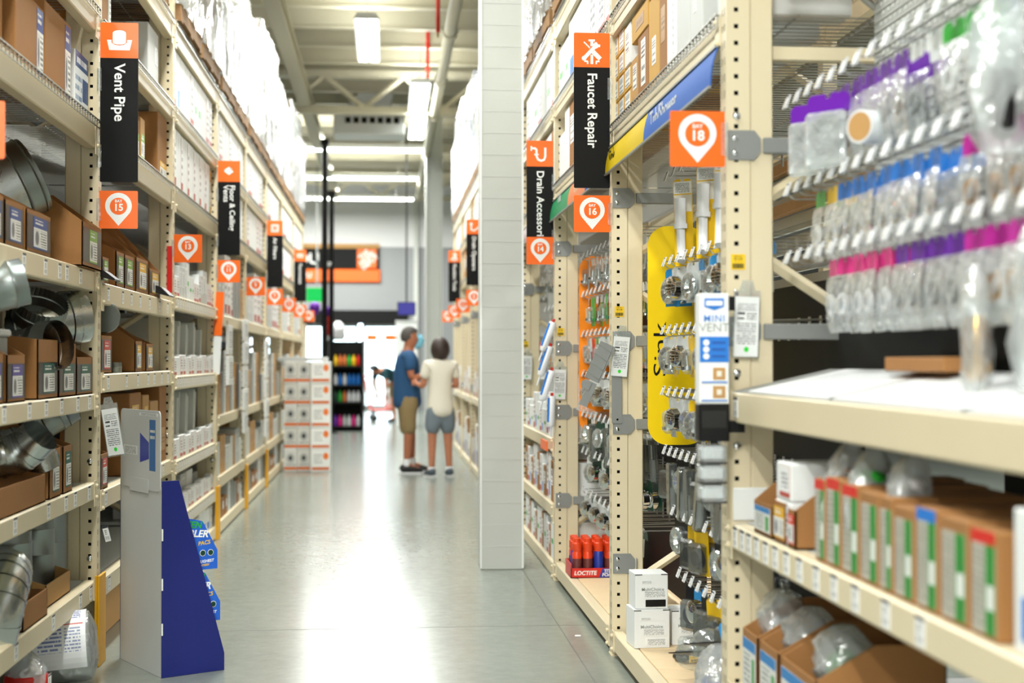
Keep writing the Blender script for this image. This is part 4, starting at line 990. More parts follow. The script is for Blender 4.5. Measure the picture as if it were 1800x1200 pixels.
# banner strips on the header beams
def banner(y0, y1, mat, text, tcol, lbl, ty, size=.085):
    Xf = XA-.034
    def f(b):
        n = 6
        prof = [(XA-.010-.022*k/n-.006*math.sin(math.pi*k/n), 2.315-.12*k/n) for k in range(n+1)]
        back = [(x+.004, z) for x, z in prof[::-1]]
        b.prism(prof+back, 'y', y0, y1, mat)
    t = spawn(mk('banner', f, 35, [mk('edge_strip', lambda b: (b.box(XA-.016, XA-.007, y0, y1, 2.314, 2.321, 'steel'), b.box(XA-.037, XA-.028, y0, y1, 2.188, 2.196, 'steel')))]), label=lbl, cat='sign')
    if text: spawn(S('lettering', text_mesh(text, size, tcol, .0)), (XA-.0285, ty, 2.252), (R(90), R(0), R(-90)), t)
banner(YR[1]+.08, 5.46, 'lblue', 'Tub/Shower', 'pgrey', 'blue curved banner reading Tub/Shower under the header shelf of Bay 18', 5.09, .10)
banner(5.462, YR[2]-.01, 'ygold', 'Sink', 'black', 'yellow curved banner reading Sink under the header shelf of Bay 18', 6.26, .10)
banner(YR[2]+.08, 7.1, 'lblue', '', '', 'blue curved banner under the header shelf of Bay 16', 0)
banner(7.102, 7.8, 'borange', 'Kitchen', 'beige', 'orange curved banner under the header shelf of Bay 16', 7.4, .09)
banner(7.802, YR[3]-.01, 'green', 'Toilet\nSupplies', 'offw', 'green curved banner under the header shelf of Bay 16', 8.2, .07)
banner(YR[3]+.08, YR[4]-.01, 'maroon', '', '', 'maroon curved banner under the header shelf of Bay 14', 0)

# boxes on the upper shelves, right row
fr = lambda px: YX(px, XA+.02)
X = XA+.02
def rb(px0, px1, z, h, mat, lab, label, d=.4):      # px1 > px0 (nearer end at the right)
    y0, y1 = fr(px1)+.004, fr(px0)-.004
    return put(carton(y1-y0, d, h, mat, lab, 1, tape=False), X, y0, z, label)
zt = 2.421
for c, (p0, p1) in enumerate(((1079.5, 1088), (1088, 1098), (1098, 1110))):
    for k in range(4):
        if c == 2 and k >= 2: continue
        rb(p0, p1, zt+k*.101, .1, 'cardy', ('lab_ship', .5, .55, .75, .75), 'small yellowish carton in the stacked columns by the Bay 16 upright, %s column %s' % (('far', 'middle', 'near')[c], ('bottom', 'second', 'third', 'top')[k]))
rb(1098, 1109, zt+.21, .18, 'white', ('lab_ship', .5, .6, .6, .5), 'white box standing on the small carton columns by Bay 16')
for p0, p1, h, m, lb, nm in ((1111, 1122, .21, 'card2', ('lab_ship', .5, .6, .6, .5), 'low brown carton with white label beside the small carton columns'), (1122, 1141, .27, 'card', ('lab_ship', .5, .55, .4, .7), 'brown carton with large white label under the tall yellowish carton'),
                             (1141, 1160, .36, 'cardy', ('lab_ship', .5, .4, .35, .3), 'yellowish carton in the middle of the Bay 18 top shelf'), (1160, 1173, .34, 'card', ('lab_kraft', .5, .6, .6, .4), 'brown carton left of the white boxes on the Bay 18 top shelf'),
                             (1173, 1190, .36, 'white', ('lab_bar', .3, .5, .12, .7), 'white box first of three on the Bay 18 top shelf'), (1190, 1214, .33, 'offw', None, 'white box second of three on the Bay 18 top shelf'), (1214, 1236, .32, 'offw', ('lab_bar', .6, .5, .2, .3), 'white box third of three on the Bay 18 top shelf')):
    rb(p0, p1, zt, h, m, lb, nm)
rb(1111, 1140, zt+.275, .118, 'cardy', ('lab_kraft', .5, .5, .5, .4), 'tall yellowish carton at the top of the Bay 18 shelf')
rb(1141, 1170, zt+.365, .03, 'card2', ('lab_kraft', .5, .5, .5, .4), 'flat brown carton on the yellowish carton, Bay 18 top shelf')
spawn(mk('white_globe', lambda b: b.lathe([(0, 0), (.06, .01), (.10, .07), (.115, .15), (.10, .23), (.05, .29), (0, .30)], 'silver', 24), 40), (X+.15, fr(1250), zt), label='pale rounded globe packed beside the white boxes near Bay 18', cat='globe')
rb(1262, 1278, zt, .4, 'offw', None, 'pale box next to the Bay 18 upright on the top shelf')
fill(1, YR[1]+.1, YR[2]-.02, 2.926, ['card', 'card2', 'kraft'], [.34, .42, .3], [.42, .38], 'on the upper shelf over Bay 18')
fill(1, YR[2]+.1, YR[3]-.02, zt, ['card2', 'card', 'plain', 'card', 'kraft'], [.22, .3, .2, .26], [.28, .40, .34, .24], 'on the wire shelf over Bay 16', stack=1)
fill(1, YR[2]+.1, YR[3]-.02, 2.926, ['white', 'bluew', 'greenw', 'offw', 'card'], [.2, .26, .3], [.3, .42, .36], 'on the upper shelf over Bay 16')
fill(1, YR[3]+.1, YR[4]-.02, zt, ['card', 'greenw', 'card2', 'plain'], [.25, .3, .22], [.38, .44, .3], 'on the wire shelf over Bay 14')
fill(1, YR[3]+.1, YR[4]-.02, 2.926, ['white', 'greenw', 'plain', 'card2'], [.25, .3, .22], [.44, .38], 'on the upper shelf over Bay 14')
for i in range(4, 9):
    fill(1, YR[i]+.1, YR[i+1]-.02, zt, ['card', 'card2', 'kraft', 'plain'], [.3, .4, .34], [.42, .34], 'on the wire shelf over Bay %s, right row' % labR[i+1])
    fill(1, YR[i]+.1, YR[i+1]-.02, 2.926, ['card2', 'plain', 'bluew'], [.4, .34], [.40, .44], 'on the upper shelf over Bay %s, right row' % labR[i+1])
prs = [pallet_load(.98, .9, h, 1, 40+k, c) for k, (h, c) in enumerate(((1.0, 'card2'), (1.15, 'bblue'), (1.25, 'white')))]
for i in range(2, 9):
    for j in range(2):
        spawn(prs[(0 if i < 4 else (i+j) % 3)], (XA-.02, YR[i]+.12+1.06*j, 3.433), label='shrink wrapped pallet high on the right racks, %s half of the bay past Bay %s' % (('near', 'far')[j], labR[i]), cat='pallet')

# ------------------------------------------------------------------ hooks and hanging packs
PX = XA+.449          # face of the peg panel
def hook_spec(l):
    def w(b):
        b.sweep([(0, 0, 0), (-l*.93, 0, 0), (-l*.97, 0, .006), (-l, 0, .018)], .0028, 5, 'wire')
        b.sweep([(0, 0, .035), (-l*.98, 0, .030)], .0020, 4, 'wire'); b.box(-.004, 0, -.012, .012, -.03, .05, 'wire')
    def t(b):
        b.prism([(-l*.98, .048), (-l*.98-.004, .048), (-l*1.0-.012, .008), (-l*1.0-.008, .008)], 'y', -.017, .017, 'frost')
    return mk('peg_hook', w, kids=[mk('tag_plate', t, kids=[mk('price_tag', lambda b: b.poly(((-l*1.0-.0135, .014, .011), (-l*1.0-.0135, -.014, .011), (-l*.98-.0055, -.014, .046), (-l*.98-.0055, .014, .046)), 'tag', ((0, 0), (1, 0), (1, 1), (0, 1))))])])
HOOK = hook_spec(.29); HOOKB = hook_spec(.24)
def hole_card(b, w, h, mat, th=.0016):
    b.prism([(-w/2, -h), (w/2, -h), (w/2, -.012), (w/2-.012, 0), (.008, 0), (.008, -.012), (-.008, -.012), (-.008, 0), (-w/2+.012, 0), (-w/2, -.012)], 'x', -th, 0, mat)
PK = {}
def pack(kind):
    if kind in PK: return PK[kind]
    nm, _, c = kind.partition(':')
    if nm == 'bag':          # poly bag with a coloured header and something small in it
        w, h = .095, .20
        sp = mk('bagged_part', lambda b: hole_card(b, w, .045, c), kids=[
            mk('poly_bag', lambda b: [b.quad((-.003-.010*math.sin(math.pi*i/6), -w/2+w*j/4, -.045-(h-.045)*i/6), (-.003-.010*math.sin(math.pi*i/6)-.004*(j % 2), -w/2+w*(j+1)/4, -.045-(h-.045)*i/6), (-.003-.010*math.sin(math.pi*(i+1)/6)-.004*((i+j) % 2), -w/2+w*(j+1)/4, -.045-(h-.045)*(i+1)/6), (-.003-.010*math.sin(math.pi*(i+1)/6), -w/2+w*j/4, -.045-(h-.045)*(i+1)/6), 'bag') for i in range(6) for j in range(4)]),
            mk('small_part', lambda b: b.lathe([(.018, -.006), (.030, -.004), (.030, .004), (.018, .006)], {'purple': 'galvd', 'magenta': 'brass', 'pink': 'frost', 'cblue': 'chrome', 'cgreen': 'frost', 'dgreen': 'dgreen'}.get(c, 'chrome'), 16, (-.008, 0, -.125), 'x'), 40)])
    elif nm == 'bubble':     # printed card with a clear bubble and a fitting
        w, h = .085, .17
        sp = mk('blister_pack', lambda b: hole_card(b, w, h, c), kids=[
            mk('bubble', lambda b: b.box(-.042, -.002, -w*.4, w*.4, -h+.015, -.055, 'clear', ch=.012)),
            mk('fitting', lambda b: (b.lathe([(.024, -.03), (.028, -.026), (.028, -.012), (.012, -.008), (.012, .03)], 'chrome', 16, (-.022, 0, -h+.06), 'z')), 40)])
    elif nm == 'disc':       # chrome strainer in a clamshell
        w = .12
        sp = mk('clamshell', lambda b: (hole_card(b, w, .16, c, .0012)), kids=[
            mk('strainer', lambda b: b.lathe([(.0, -.006), (.022, -.006), (.03, -.02), (.05, -.024), (.054, -.018), (.050, -.004), (.0, -.002)], 'chrome', 24, (-.006, 0, -.095), 'x'), 40),
            mk('clear_shell', lambda b: b.lathe([(.058, -.001), (.056, -.03), (.045, -.036), (0, -.036)], 'clear', 24, (0, 0, -.095), 'x'), 40)])
    elif nm == 'stopper':    # black rubber stopper
        sp = mk('clamshell', lambda b: hole_card(b, .10, .19, c, .0012), kids=[
            mk('stopper', lambda b: b.lathe([(.0, -.034), (.03, -.034), (.04, -.022), (.042, -.012), (.03, -.004), (0, -.002)], 'rubber', 20, (-.002, 0, -.12), 'x'), 40),
            mk('clear_shell', lambda b: b.box(-.045, -.001, -.046, .046, -.18, -.06, 'dclear', ch=.012))])
    elif nm == 'tall':       # tall clear sleeve with pale card behind
        sp = mk('tall_sleeve', lambda b: b.box(-.05, -.004, -.035, .035, -.24, -.02, 'dclear', ch=.006), kids=[
            mk('header_card', lambda b: hole_card(b, .07, .05, c)), mk('tube_part', lambda b: (b.cyl((-.026, 0, -.225), (-.026, 0, -.12), .014, 'frost', 12), b.cyl((-.026, 0, -.12), (-.026, 0, -.05), .02, 'chrome', 12)), 40)])
    elif nm == 'pipe':       # yellow card with white plastic tailpiece
        sp = mk('pipe_card', lambda b: hole_card(b, .085, .36, 'cyellow'), kids=[
            mk('card_top', lambda b: b.label('-x', (-.0016, 0, -.035), .08, .05, 'lab_bar')), mk('card_field', lambda b: b.label('-x', (-.0016, 0, -.1), .08, .07, 'cream')),
            mk('white_tailpiece', lambda b: (b.cyl((-.03, 0, -.19), (-.03, 0, -.08), .024, 'frost', 16), b.cyl((-.03, 0, -.205), (-.03, 0, -.185), .028, 'frost', 16), b.sweep([(-.03, 0, -.2), (-.03, 0, -.26), (-.045, -.008, -.32), (-.055, -.012, -.34)], .018, 14, 'frost'), b.sweep([(-.022, 0, -.26), (-.02, .014, -.345)], .011, 10, 'frost')), 40)])
    elif nm == 'chromebox':  # round chrome part in deep clear shell
        sp = mk('clamshell', lambda b: hole_card(b, .11, .14, c, .0012), kids=[
            mk('shower_part', lambda b: b.lathe([(.0, -.05), (.03, -.05), (.044, -.04), (.048, -.012), (.03, -.004), (0, -.002)], 'chrome', 24, (-.002, 0, -.085), 'x'), 40)])
    elif nm == 'jar':        # white topped bag of gaskets
        sp = mk('bagged_part', lambda b: crumple(b, .09, .035, -.16, 'bag', len(c), 6), 50, [mk('header_card', lambda b: hole_card(b, .09, .04, c))])
    PK[kind] = sp; return sp
look = {'bag': '%s headed poly bag', 'bubble': 'bubble pack on %s card', 'disc': 'chrome strainer on %s card', 'stopper': 'black stopper on %s card', 'tall': 'tall sleeve with %s header', 'pipe': 'white tailpiece on yellow card',
        'chromebox': 'round chrome part on %s card', 'jar': 'crumpled bag with %s header'}
cname = {'cblue': 'cobalt', 'cyellow': 'yellow', 'cgreen': 'green', 'dgreen': 'dark green', 'bblue': 'blue', 'white': 'white', 'offw': 'greyish', 'rubber': 'black', 'cream': 'cream', 'card2': 'kraft'}
def hang(kind, y, z, where, n=1, L0=.29, rz=0, dx=.03, i=1):
    nm, _, c = kind.partition(':'); lk = look[nm]; lk = lk % cname.get(c, c) if '%' in lk else lk
    for k in range(n):
        spawn(pack(kind), (PX-L0+.035+dx*k, y, z-.002), (0, R(rnd.uniform(-4, 4)), R(rz+rnd.uniform(-7, 7)+(52 if nm == 'pipe' else 22 if nm in ('stopper', 'disc', 'chromebox') else 0))), label='%s, %s of %s hook, %s' % (lk, ('front', 'middle', 'rear', 'last')[k], nth(i), where), cat='pack', group='%s, %s' % (lk, where))
def hook_row(y0, y1, dy, z, kinds, where, n=2, spec=None, L0=.29, hk='row', rz=0, dx=.052):
    y = y0; i = 0
    while y < y1:
        spawn(spec or HOOK, (PX, y, z), label='peg hook with white tag, %s from near end, %s' % (nth(i+1), where), cat='hook', group='peg hooks, '+where)
        k = kinds[i % len(kinds)]
        if k: hang(k, y, z, where, n if not isinstance(n, list) else n[i % len(n)], L0, rz, dx, i+1)
        y += dy; i += 1
# Bay 18 : chrome drains, sleeves, stoppers
Y18 = YR[1]
rows18 = [(2.10, 4.75, 6.1, .15, [None, 'bubble:white', 'pipe', None, 'pipe', None, None, 'pipe', None], 1, 'in the top row of Bay 18'),
          (1.74, 4.6, 6.0, .14, ['jar:bblue', 'disc:offw', None, 'chromebox:offw', 'disc:bblue', 'bubble:offw'], 2, 'in the second row of Bay 18'),
          (1.45, 4.6, 6.05, .13, ['bubble:cyellow', 'disc:offw', None, 'bubble:cyellow', 'chromebox:offw'], 1, 'in the third row of Bay 18'),
          (1.19, 4.6, 6.05, .13, ['chromebox:offw', 'bubble:offw', 'disc:cyellow', 'disc:offw', None], 1, 'in the row above the sink board foot, Bay 18'),
          (.94, 4.5, 6.1, .115, ['tall:rubber', 'disc:rubber', 'tall:rubber', 'stopper:rubber', 'tall:rubber'], 1, 'in the first row below the sink board'),
          (.70, 4.5, 5.85, .12, ['disc:rubber', 'chromebox:rubber', 'disc:rubber', None, 'chromebox:rubber', 'disc:rubber', None, None, 'stopper:cyellow', 'stopper:cyellow', None], 2, 'in the second row below the sink board'),
          (.46, 4.5, 5.75, .12, ['chromebox:bblue', 'stopper:rubber', None, 'disc:cyellow', 'stopper:rubber', None, 'stopper:cyellow', 'stopper:rubber'], 1, 'in the lowest row of Bay 18')]
for z, y0, y1, dy, kinds, n, where in rows18: hook_row(y0, y1, dy, z, kinds, where, n)
# Bay 16, Bay 14
for z, kinds, n, w_ in ((1.95, ['bubble:white', 'jar:white', 'bubble:offw'], 2, 'top'), (1.72, ['jar:white', 'bubble:cgreen', 'jar:offw'], 2, 'second'), (1.48, ['bubble:offw', 'jar:cgreen', 'bubble:red', 'disc:offw'], 2, 'third'),
                    (1.24, ['disc:offw', 'jar:white', 'chromebox:offw'], 2, 'fourth'), (1.0, ['tall:offw', 'jar:white', 'disc:dgreen'], 2, 'fifth'), (.78, ['chromebox:dgreen', 'disc:offw', 'jar:cgreen'], 2, 'sixth'), (.54, ['jar:dgreen', 'chromebox:offw'], 1, 'lowest')):
    hook_row(YR[2]+.22, YR[3]-.05, .17, z, kinds, 'in the %s row of Bay 16' % w_, n)
for z, kinds, w_ in ((2.0, ['jar:white', 'bubble:offw'], 'top'), (1.7, ['bubble:white', 'jar:offw'], 'second'), (1.4, ['jar:white', 'bubble:card2'], 'third')):
    hook_row(YR[3]+.25, YR[4]-.05, .24, z, kinds, 'in the %s row of Bay 14' % w_, 2)
fill(1, YR[3]+.1, YR[4]-.05, .861, ['white', 'greenw', 'bluew', 'plain'], [.12, .16, .1], [.2, .26, .16], 'on the waist high shelf of Bay 14')
fill(1, YR[3]+.1, YR[4]-.05, .451, ['white', 'card', 'bluew', 'greenw'], [.12, .16, .1], [.26, .3, .2], 'on the knee high shelf of Bay 14')
fill(1, YR[3]+.1, YR[4]-.05, .091, ['white', 'greenw', 'card', 'bluew'], [.12, .16, .1], [.25, .2, .24], 'on the floor shelf of Bay 14')
one('shelf_talker', lambda b: b.box(XA-.05, XA-.04, YR[3]+.02, YR[3]+.36, .79, .85, 'orange'), 'orange price strip on the waist high shelf of Bay 14', 'tag')
for i in range(4, 9):
    for z, kinds, w_ in ((2.0, ['jar:white', 'bubble:offw'], 'upper'), (1.5, ['bubble:rubber', 'jar:offw', 'bubble:red'], 'lower')):
        hook_row(YR[i]+.25, YR[i+1]-.05, .3, z, kinds, 'in the %s hook row past Bay %s, right row' % (w_, labR[i]), 2)
    fill(1, YR[i]+.1, YR[i+1]-.05, .901, ['offw', 'white', 'card2', 'grey'], [.16, .2], [.3, .22, .36], 'on the waist high shelf past Bay %s, right row' % labR[i])
    fill(1, YR[i]+.1, YR[i+1]-.05, .091, ['offw', 'card', 'bluew', 'grey'], [.2, .24], [.4, .3, .5], 'on the floor shelf past Bay %s, right row' % labR[i])
# dividing boards standing between bays
def board(mat, text, lbl, X0, Y0, z0, z1, w, rz, tx=.55):
    b = MB(); b.prism(rrect(w, z1-z0, .09, 8), 'z', -.004, 0, mat)
    kids = [S('lettering', text_mesh(text, .15, 'black', .0, 90), loc=(-w/2+.058, -.065, .0004))] if text else []
    kids[0:0] = []
    t = spawn(S('divider_board', b.mesh('board'), kids), (X0, Y0, (z0+z1)/2), (R(90), 0, R(rz)), label=lbl, cat='sign')
    for k in t.children: k.scale = (tx, 1, 1)
board('signy', 'Sink', 'tall yellow rounded board reading Sink between the hooks of Bays 18 and 16', XA+.285, YR[2]-.09, .965, 1.955, .27, 0)
board('signo', '', 'tall orange rounded board behind the Bay 16 upright', XA+.285, YR[3]-.10, .9, 1.98, .3, 0)
# special packs of Bay 18
def clip_card(b):
    hole_card(b, .15, .20, 'bblue')
spawn(mk('blue_pack', lambda b: hole_card(b, .17, .17, 'bblue'), kids=[mk('chrome_ring', lambda b: b.lathe([(.034, -.004), (.05, -.008), (.055, -.002)], 'chrome', 24, (-.002, .01, -.095), 'x'), 40)]), (PX-.3, 4.73, .475), (R(-20), 0, R(35)), label='bright blue card with chrome ring hanging by the Bay 18 upright foot', cat='pack')
one('smoked_clamshell', lambda b: (b.box(-.2, .0, -.012, .012, .0, .34, 'dclear', ch=.006), b.box(-.185, -.015, -.004, .004, .015, .325, 'rubber')), 'large smoked clamshell leaning down to the wooden base of Bay 18', 'pack', loc=(XA+.37, 5.22, .125), rot=(R(-9), R(10), R(28)))
for px, z, k in ((1232, .21, 'nearer the smoked clamshell'), (1262, .3, 'beside the Bay 18 upright')):
    spawn(mk('shower_head_pack', lambda b: b.lathe([(.02, 0), (.05, -.02), (.062, -.06), (.058, -.09), (.02, -.10), (0, -.10)], 'clear', 20), 40, [mk('card', lambda b: b.box(-.07, .07, -.002, .002, -.12, .07, 'rubber'))]), (XA+.16, YX(px, XA+.16), z+.03), (R(78), R(10), R(20)), label='clear dome pack low in Bay 18 '+k, cat='pack')
spawn(mk('bagged_part', lambda b: crumple(b, .16, .14, .24, 'bag', 31, 9, .16), 50, [mk('inner_part', lambda b: crumple(b, .09, .08, .14, 'silver', 3, 6), 50), mk('blue_band', lambda b: b.lathe([(.058, .08), (.06, .082), (.06, .12), (.058, .122)], 'lblue', 16), 40)]), (XA+.13, YX(1262, XA+.13), .116), label='silvery clear bag standing at the foot of the Bay 18 upright', cat='pack')
spawn(mk('yellow_black_pack', lambda b: b.box(-.07, .07, -.05, .05, 0, .04, 'rubber', ch=.015), kids=[mk('yellow_band', lambda b: b.label('-y', (.0, -.05, .022), .09, .03, 'lab_sticker')), mk('clear_cover', lambda b: b.box(-.05, .05, -.04, .04, .04, .10, 'clear', ch=.012))]), (XA+.22, 5.75, .117), (0, 0, R(20)), label='black and yellow pack lying behind the white boxes on the wooden base', cat='pack')
# white boxes on the wooden base
def mbox(w, d, h, X0, Y0, z, rz, lbl):
    kids = [mk('lid_gap', lambda b: (b.box(-.001, .03, -.0008, .004, h-.006, h-.002, 'black'), b.box(w-.03, w+.001, -.0008, .004, h-.006, h-.002, 'black'))),
            S('lettering', text_mesh('MultiChoice', .020, 'grey', .004, 0, 'LEFT'), loc=(.026, -.0012, h*.55), rot=FRONT),
            mk('logo_mark', lambda b: b.label('-y', (.05, -.0002, h*.76), .05, .012, 'lab_bar')), mk('small_print', lambda b: b.label('-y', (.085, -.0002, h*.42), .11, .03, 'lab_bar')),
            mk('print_panel', lambda b: b.label('-y', (w*.62, -.0002, h*.16), w*.62, h*.2, 'rubber' if z > .2 else 'lab_bar'))]
    spawn(mk('white_box', lambda b: b.box(0, w, 0, d, 0, h, 'white', ch=.002), kids=kids), (X0, Y0, z), (0, 0, R(rz)), label=lbl, cat='box')
mbox(.155, .15, .165, XA+.03, 6.02, .1165, 4, 'white printed box standing on the wooden base, lower of the stacked pair')
mbox(.142, .14, .15, XA+.036, 6.03, .283, 2, 'white printed box with black panel on top of the stacked pair')
mbox(.13, .13, .15, XA+.205, 6.08, .1165, 0, 'white printed box behind the stacked pair on the wooden base')
# orange foam cans in their tray
tray = S('display_tray', None, [mk('tray', lambda b: (b.box(0, .40, 0, .005, 0, .055, 'red'), b.box(0, .40, .235, .24, 0, .08, 'red'), b.box(0, .005, 0, .24, 0, .08, 'red'), b.box(.395, .4, 0, .24, 0, .08, 'red'), b.box(0, .4, 0, .24, 0, .004, 'red'))),
      mk('blue_field', lambda b: b.prism([(.16, .002), (.245, .002), (.265, .053), (.18, .053)], 'y', -.001, -.0002, 'bluel')),
      S('lettering', text_mesh('LOCTITE', .032, 'signwhite', .03, shear=.15), loc=(.082, -.0012, .027), rot=FRONT), S('lettering', text_mesh('TITE\nFOAM', .026, 'signwhite', .03, shear=.15, line=.8), loc=(.213, -.0017, .027), rot=FRONT),
      S('lettering', text_mesh('GAPS', .024, 'signwhite', .03, shear=.15), loc=(.32, -.0012, .027), rot=FRONT)])
TX, TY, TZ = XA+.012, YR[3]-.66, .1165
spawn(tray, (TX, TY, TZ), label='red display tray with white lettering holding orange cans at the foot of Bay 16', cat='tray')
can = mk('spray_can', lambda b: b.lathe([(0, 0), (.026, 0), (.0275, .006), (.0275, .13), (.024, .14), (.022, .145)], 'cano', 20), 40, [
    mk('cap', lambda b: b.lathe([(.0225, .14), (.0265, .146), (.0265, .188), (.022, .192), (.022, .215), (.012, .218), (0, .218)], 'cano', 20), 40),
    mk('can_label', lambda b: b.lathe([(.0278, .03), (.0279, .032), (.0279, .10), (.0278, .102)], 'maroon', 20), 40)])
canb = mk('spray_can', lambda b: b.lathe([(0, 0), (.026, 0), (.0275, .006), (.0275, .13), (.024, .14), (.022, .145)], 'bluel', 20), 40, [can['k'][0]])
for r in range(3):
    for c in range(6):
        spawn(canb if (r, c) in ((0, 2), (1, 0)) else can, (TX+.04+.062*c, TY+.04+.07*r, TZ+.0045), (0, 0, rnd.uniform(0, 6)), label=('orange spray can' if (r, c) not in ((0, 2), (1, 0)) else 'blue bodied spray can')+' in the red tray, %s row, %s from the left' % (('front', 'middle', 'back')[r], nth(c+1)), cat='can',
              group='orange cans in the red tray' if (r, c) not in ((0, 2), (1, 0)) else 'blue cans in the red tray')
# leaflet sleeves on the uprights
for i, (px, zt_, lbl) in {1: (1314, 1.56, 'clear leaflet sleeve with green dot on the Bay 18 upright'), 2: (1094, 1.475, 'clear leaflet sleeve with green dot on the Bay 16 upright'), 3: (985, 1.31, 'clear leaflet sleeve with green dot on the Bay 14 upright'), 4: (927, 1.40, 'clear leaflet sleeve with green dot on the Bay 12 upright')}.items():
    spawn(sleeve(.082, .205), (XY(px, YR[i]-.02), YR[i]-.022, zt_), (0, R(2 if i != 2 else 5), 0), label=lbl, cat='leaflet')
# grey strip display with wire arms before Bay 16 upright
def gst(b): b.box(-.05, .03, -.003, .003, -.02, .2, 'steel', ch=.002); b.box(.03, .034, -.035, .003, -.02, .2, 'steel')
kids = [mk('strip_panel', gst)]+[mk('wire_arm', lambda b: b.sweep([(-.062, -.03, .01+.055*k), (-.05, -.006, .012+.055*k), (.04, -.006, -.004+.055*k)], .002, 4, 'chrome')) for k in range(4)]
kids += [mk('lower_bracket', lambda b: b.box(-.02, .028, -.004, .012, -.17, -.03, 'steel')), mk('bracket_tab', lambda b: b.prism([(-.055, -.045), (-.04, -.03), (.0, -.03), (.0, -.08), (-.04, -.08), (-.055, -.065)], 'y', -.01, -.004, 'steel')), mk('clear_foot', lambda b: b.box(-.03, .09, -.05, -.046, -.205, -.17, 'clear'))]
one_ = spawn(S('strip_display', None, kids), (XA-.085, YR[2]-.03, 1.27), (0, R(24), 0), scale=.82, label='grey metal strip display with wire arms tilted before the Bay 16 upright', cat='strip display')
one('steel_strip', lambda b: b.box(XA-.002, XA+.045, YR[2]-.012, YR[2]-.007, 1.06, 1.28, 'steel'), 'dark grey steel strip on the Bay 16 upright below the leaflet sleeve', 'strip')
# caulk tubes hanging beside Bay 14 upright
tube = mk('caulk_tube', lambda b: b.lathe([(.0, .02), (.018, .02), (.021, .03), (.023, .04), (.023, .2), (.019, .205)], 'frost', 16), 40, [mk('nozzle', lambda b: b.lathe([(.008, .02), (.006, 0), (.004, -.045), (0, -.045)], 'frost', 10), 40), mk('blue_stripe', lambda b: b.box(-.0235, -.008, -.018, .018, .045, .195, 'cblue', ch=.004)),
      mk('red_end', lambda b: b.cyl((0, 0, .205), (0, 0, .225), .009, 'red', 8))])
for k, (px, py) in enumerate(((952, 622), (948, 665), (952, 708), (968, 755))):
    spawn(tube, (XY(px, YR[3]-.06), YR[3]-.06, ZZ(py, .95, YR[3]-.06)), (0, R((20, 19, 17, 2)[k]), 0), label='white and blue caulk tube hanging by the Bay 14 upright, %s from the top' % ('first', 'second', 'third', 'fourth')[k], cat='tube')
# mini vent box on its strip beside Bay 18 upright
def mv():
    w, d = .088, .075
    kids = [mk('printed_sleeve', lambda b: b.box(0, w, 0, d, -.325, 0, 'white', ch=.003)), mk('black_base', lambda b: b.box(-.001, w+.001, -.001, d+.001, -.435, -.325, 'black', ch=.003)), mk('blue_band', lambda b: b.label('-y', (w/2, 0, -.165), w*.98, .075, 'cblue')),
            mk('logo_shield', lambda b: b.prism([(.015, -.015), (w-.015, -.015), (w-.015, -.04), (w/2, -.05), (.015, -.04)], 'y', -.0012, 0, 'cblue')), mk('logo_bar', lambda b: b.label('-y', (w/2, -.0012, -.029), w*.55, .014, 'signwhite')),
            S('lettering', text_mesh('MINI', .028, 'cblue', .004, space=1.15), loc=(w/2, -.0012, -.075), rot=FRONT), S('lettering', text_mesh('VENT', .036, 'grey', -.008), loc=(w/2, -.0012, -.102), rot=FRONT)]
    kids += [mk('icon_dot', lambda b: b.lathe([(.0, -.002), (.009, -.002), (.009, 0)], 'signwhite', 14, (.02, -.0012, -.145-.02*k), 'y')) for k in range(3)]
    kids += [mk('blue_print', lambda b: b.label('-y', (.057, -.0013, -.145-.02*k), .04, .008, 'lblue')) for k in range(3)]
    for k in range(2):
        kids += [mk('picture_panel', lambda b: b.label('-y', (w/2, 0, -.238-.054*k), w*.86, .042, 'sheet'), kids=[mk('picture_photo', lambda b: b.label('-y', (w*.66, -.0014, -.236-.054*k), w*.42, .036, 'card2')), mk('picture_line', lambda b: b.label('-y', (w/2, -.0014, -.261-.054*k), w*.86, .004, 'cblue')), mk('picture_centre', lambda b: b.label('-y', (w*.66, -.0028, -.236-.054*k), w*.16, .016, 'cream'))])]
    kids += [mk('base_print', lambda b: b.label('-y', (w*.5, -.001, -.37), w*.8, .05, 'lab_sticker' if False else 'rubber'))]
    kids += [mk('black_clamp', lambda b: b.box(w, w+.05, .02, .032, -.41, -.375, 'black')), mk('black_clamp', lambda b: b.box(w, w+.022, .02, .032, -.05, -.008, 'black'))]
    return S('vent_display', None, kids)
VX, VY = XY(1228, 4.12), 4.11
spawn(mv(), (VX, VY, 1.545), (0, 0, R(-3)), label='white and blue boxed small vent display clamped to the Bay 18 upright', cat='display')
for k in range(3):
    spawn(mk('white_vent', lambda b: (b.box(-.036, .036, 0, .07, 0, .046, 'frost', ch=.01)), kids=[mk('black_rim', lambda b: b.box(-.038, .038, -.002, .072, -.006, .0, 'rubber')), mk('clear_cover', lambda b: b.box(-.039, .039, -.003, .073, -.006, .05, 'clear', ch=.004))]), (VX+.044, VY, 1.05-.058*k), label='white plastic vent piece under the blue and white display box, %s of three' % ('top', 'middle', 'bottom')[k], cat='vent')
